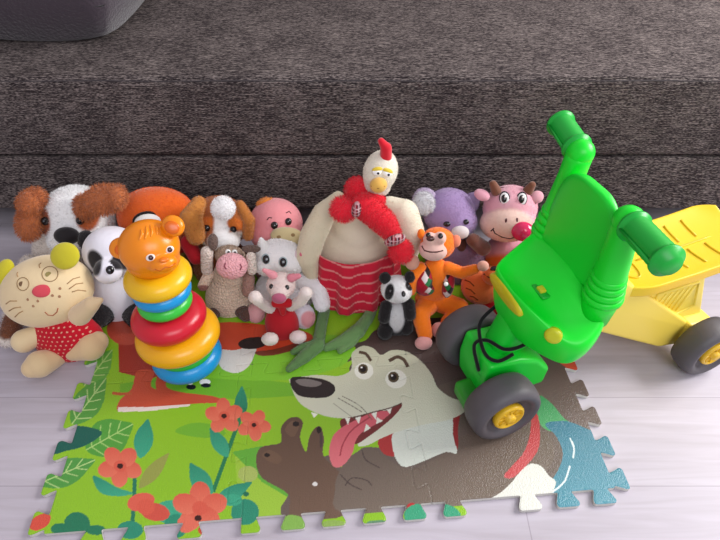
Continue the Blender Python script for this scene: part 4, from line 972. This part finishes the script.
# handlebar posts with bellows, elbows and grips
def post(b0, a0, b1, a1, sg, gend):
    base = T3(a0, b0, .312); top = T3(a1, b1, .474 if sg < 0 else .484)
    P_ = [base.lerp(top, k/12) for k in range(13)]
    o = tl('handlebar_post', tube([T3(a0-.01, b0, .275)]+P_, [.030]+[.029-.0065*min(k/9, 1) for k in range(13)], 28), PLAS2, GR)
    for k in range(4):
        c = base.lerp(top, .05+.085*k); d = (top-base).normalized()
        M = Matrix.Translation(c) @ d.to_track_quat('Z', 'Y').to_matrix().to_4x4(); R1 = .0335-.0017*k
        tl('bellows_ring', lathe([(R1-.006, -.008), (R1-.001, -.006), (R1, 0), (R1-.001, .005), (R1-.006, .007)], M, 32), PLAS2, GR, o)
    e = simplemesh([('e', top, .0235, .0235, .0235, Matrix.Identity(3))]); tl('elbow', e, PLAS2, GR, o)
    end = T3(*gend); d = (end-top).normalized(); M = Matrix.Translation(top) @ d.to_track_quat('Z', 'Y').to_matrix().to_4x4(); Lg = (end-top).length
    prof = [(.001, 0), (.021, 0), (.0215, .012), (.0255, .014), (.0255, .018), (.0215, .020)]
    for k in range(1, 15): prof += [(.0214 if k % 2 else .0220, .02+(Lg-.026)*k/15)]
    prof += [(.022, Lg-.008), (.025, Lg-.007), (.025, Lg-.002), (.0175, Lg), (.0155, Lg+.008), (.001, Lg+.008)]
    tl('grip', lathe(prof, M, 32), PLAS2, (14, 172, 56))
    sd = d.cross(Vector((0, 0, 1))).normalized()*(1 if sg < 0 else -1)
    tl('grip_seam', tube([top+d*.018+sd*.0232, end+sd*.0235-d*.004], .0022), PLAS2, (12, 160, 50), o)
post(-.087, .1226, -.085, .116, -1, (.095, -.186, .484))
post(.082, .130, .084, .150, 1, (.167, .172, .492))
# yellow rear frame
def place(a, z, b): return T3(a, b, z)
FR = [(.085, .30), (.12, .328), (.15, .338), (.185, .312), (.44, .095), (.485, .085), (.485, .05), (.43, .035), (.375, .048), (.085, .235)]
tl('rear_frame', prism(FR, -.060, .060, place, .007, 3), PLAS2, YE)
tl('rear_axle_housing', prism([(.42, .04), (.49, .04), (.49, .10), (.42, .11)], -.072, .052, place, .008, 3), PLAS2, YE)
SP = [(.28, .15), (.28, .232), (.425, .232), (.482, .09), (.42, .07)]
sp = tl('seat_support', prism(SP, -.044, .05, place, .006, 3), PLAS2, (234, 210, 84))
for k in range(6):
    x = .322+.014*k; tl('support_rib', tube([T3(x, -.0445, .16-.004*k), T3(x+.018, -.0445, .205)], .0022), PLAS2, (234, 210, 84), sp)
tl('support_panel_rim', tube([T3(.315, -.0445, .213), T3(.415, -.0445, .213), T3(.44, -.0445, .14), T3(.40, -.0445, .128), T3(.318, -.0445, .15)], .0028, closed=True), PLAS2, (234, 210, 84), sp)
def seat():
    bm = bmesh.new(); na_, nb_ = 30, 16; G0 = {}
    def prof(u, v):      # u 0..1 along, v -1..1 across
        a = .206+.31*u; w = .078*(1-.55*max(0, .22-u)**2/.0484*.55)*(1-.25*max(0, u-.85)**2/.0225)
        z = .278-.012*(1-v*v)*1.0+.006*math.sin(u*math.pi)+0.024*max(0, (u-.42)/.58)**1.8
        return a, w*v+.004, z-.002
    for side in (0, 1):
        for i in range(na_+1):
            for j in range(nb_+1):
                a, b, z = prof(i/na_, j/nb_*2-1)
                if side: z -= .024
                G0[side, i, j] = bm.verts.new(T3(a, b, z))
        for i in range(na_):
            for j in range(nb_):
                f = [G0[side, i, j], G0[side, i+1, j], G0[side, i+1, j+1], G0[side, i, j+1]]; bm.faces.new(f if side == 0 else f[::-1])
    ed = [(i, 0) for i in range(na_)]+[(na_, j) for j in range(nb_)]+[(i, nb_) for i in range(na_, 0, -1)]+[(0, j) for j in range(nb_, 0, -1)]
    sk = []
    for q in ed:      # flared skirt
        t0, b0 = G0[0, q[0], q[1]], G0[1, q[0], q[1]]
    m = len(ed)
    for k in range(m):
        a_, b_ = ed[k], ed[(k+1) % m]
        bm.faces.new((G0[0, *a_], G0[1, *a_], G0[1, *b_], G0[0, *b_]))
    bmesh.ops.recalc_face_normals(bm, faces=bm.faces); return bevmesh(bm, .004, 3), prof
me, prof = seat(); seat_o = tl('seat', me, PLAS2, (240, 196, 30))
tl('seat_pan', ringloft([rr(.275, .44, -.046, .064, .214, .3), rr(.268, .45, -.052, .07, .224, .3), rr(.262, .46, -.056, .076, .248, .3, .02)], 2), PLAS2, (234, 210, 84))
for u0 in (.34, .47, .60, .73):
    for sg in (-1, 1):
        P_ = [prof(u0, sg*v) for v in (.14, .3, .46, .6, .72)]
        tl('seat_groove_rib', tube([T3(a, b, z+.0004) for a, b, z in P_], .0024), PLAS2, (232, 184, 24), seat_o)
tl('seat_groove_rib', tube([T3(*prof(u, 0)) for u in [.25+.05*k for k in range(12)]], .0022), PLAS2, (232, 184, 24), seat_o)
tl('seat_rim', tube([T3(a, b, z+.001) for a, b, z in [prof(.1+.12*math.cos(q)*.5+.05, .55*math.sin(q)) for q in [2*math.pi*k/24 for k in range(24)]]], .0016, closed=True), PLAS2, (232, 184, 24), seat_o)
tl('steering_boss', lathe([(.001, 0), (.026, 0), (.03, .01), (.03, .05), (.024, .06), (.001, .06)], Matrix.Translation(T3(.205, 0, .215)), 32), PLAS2, (226, 190, 40))
tl('steering_column', tube([T3(.04, 0, .20), T3(.10, 0, .30)], .02, 24), PLAS2, YE)
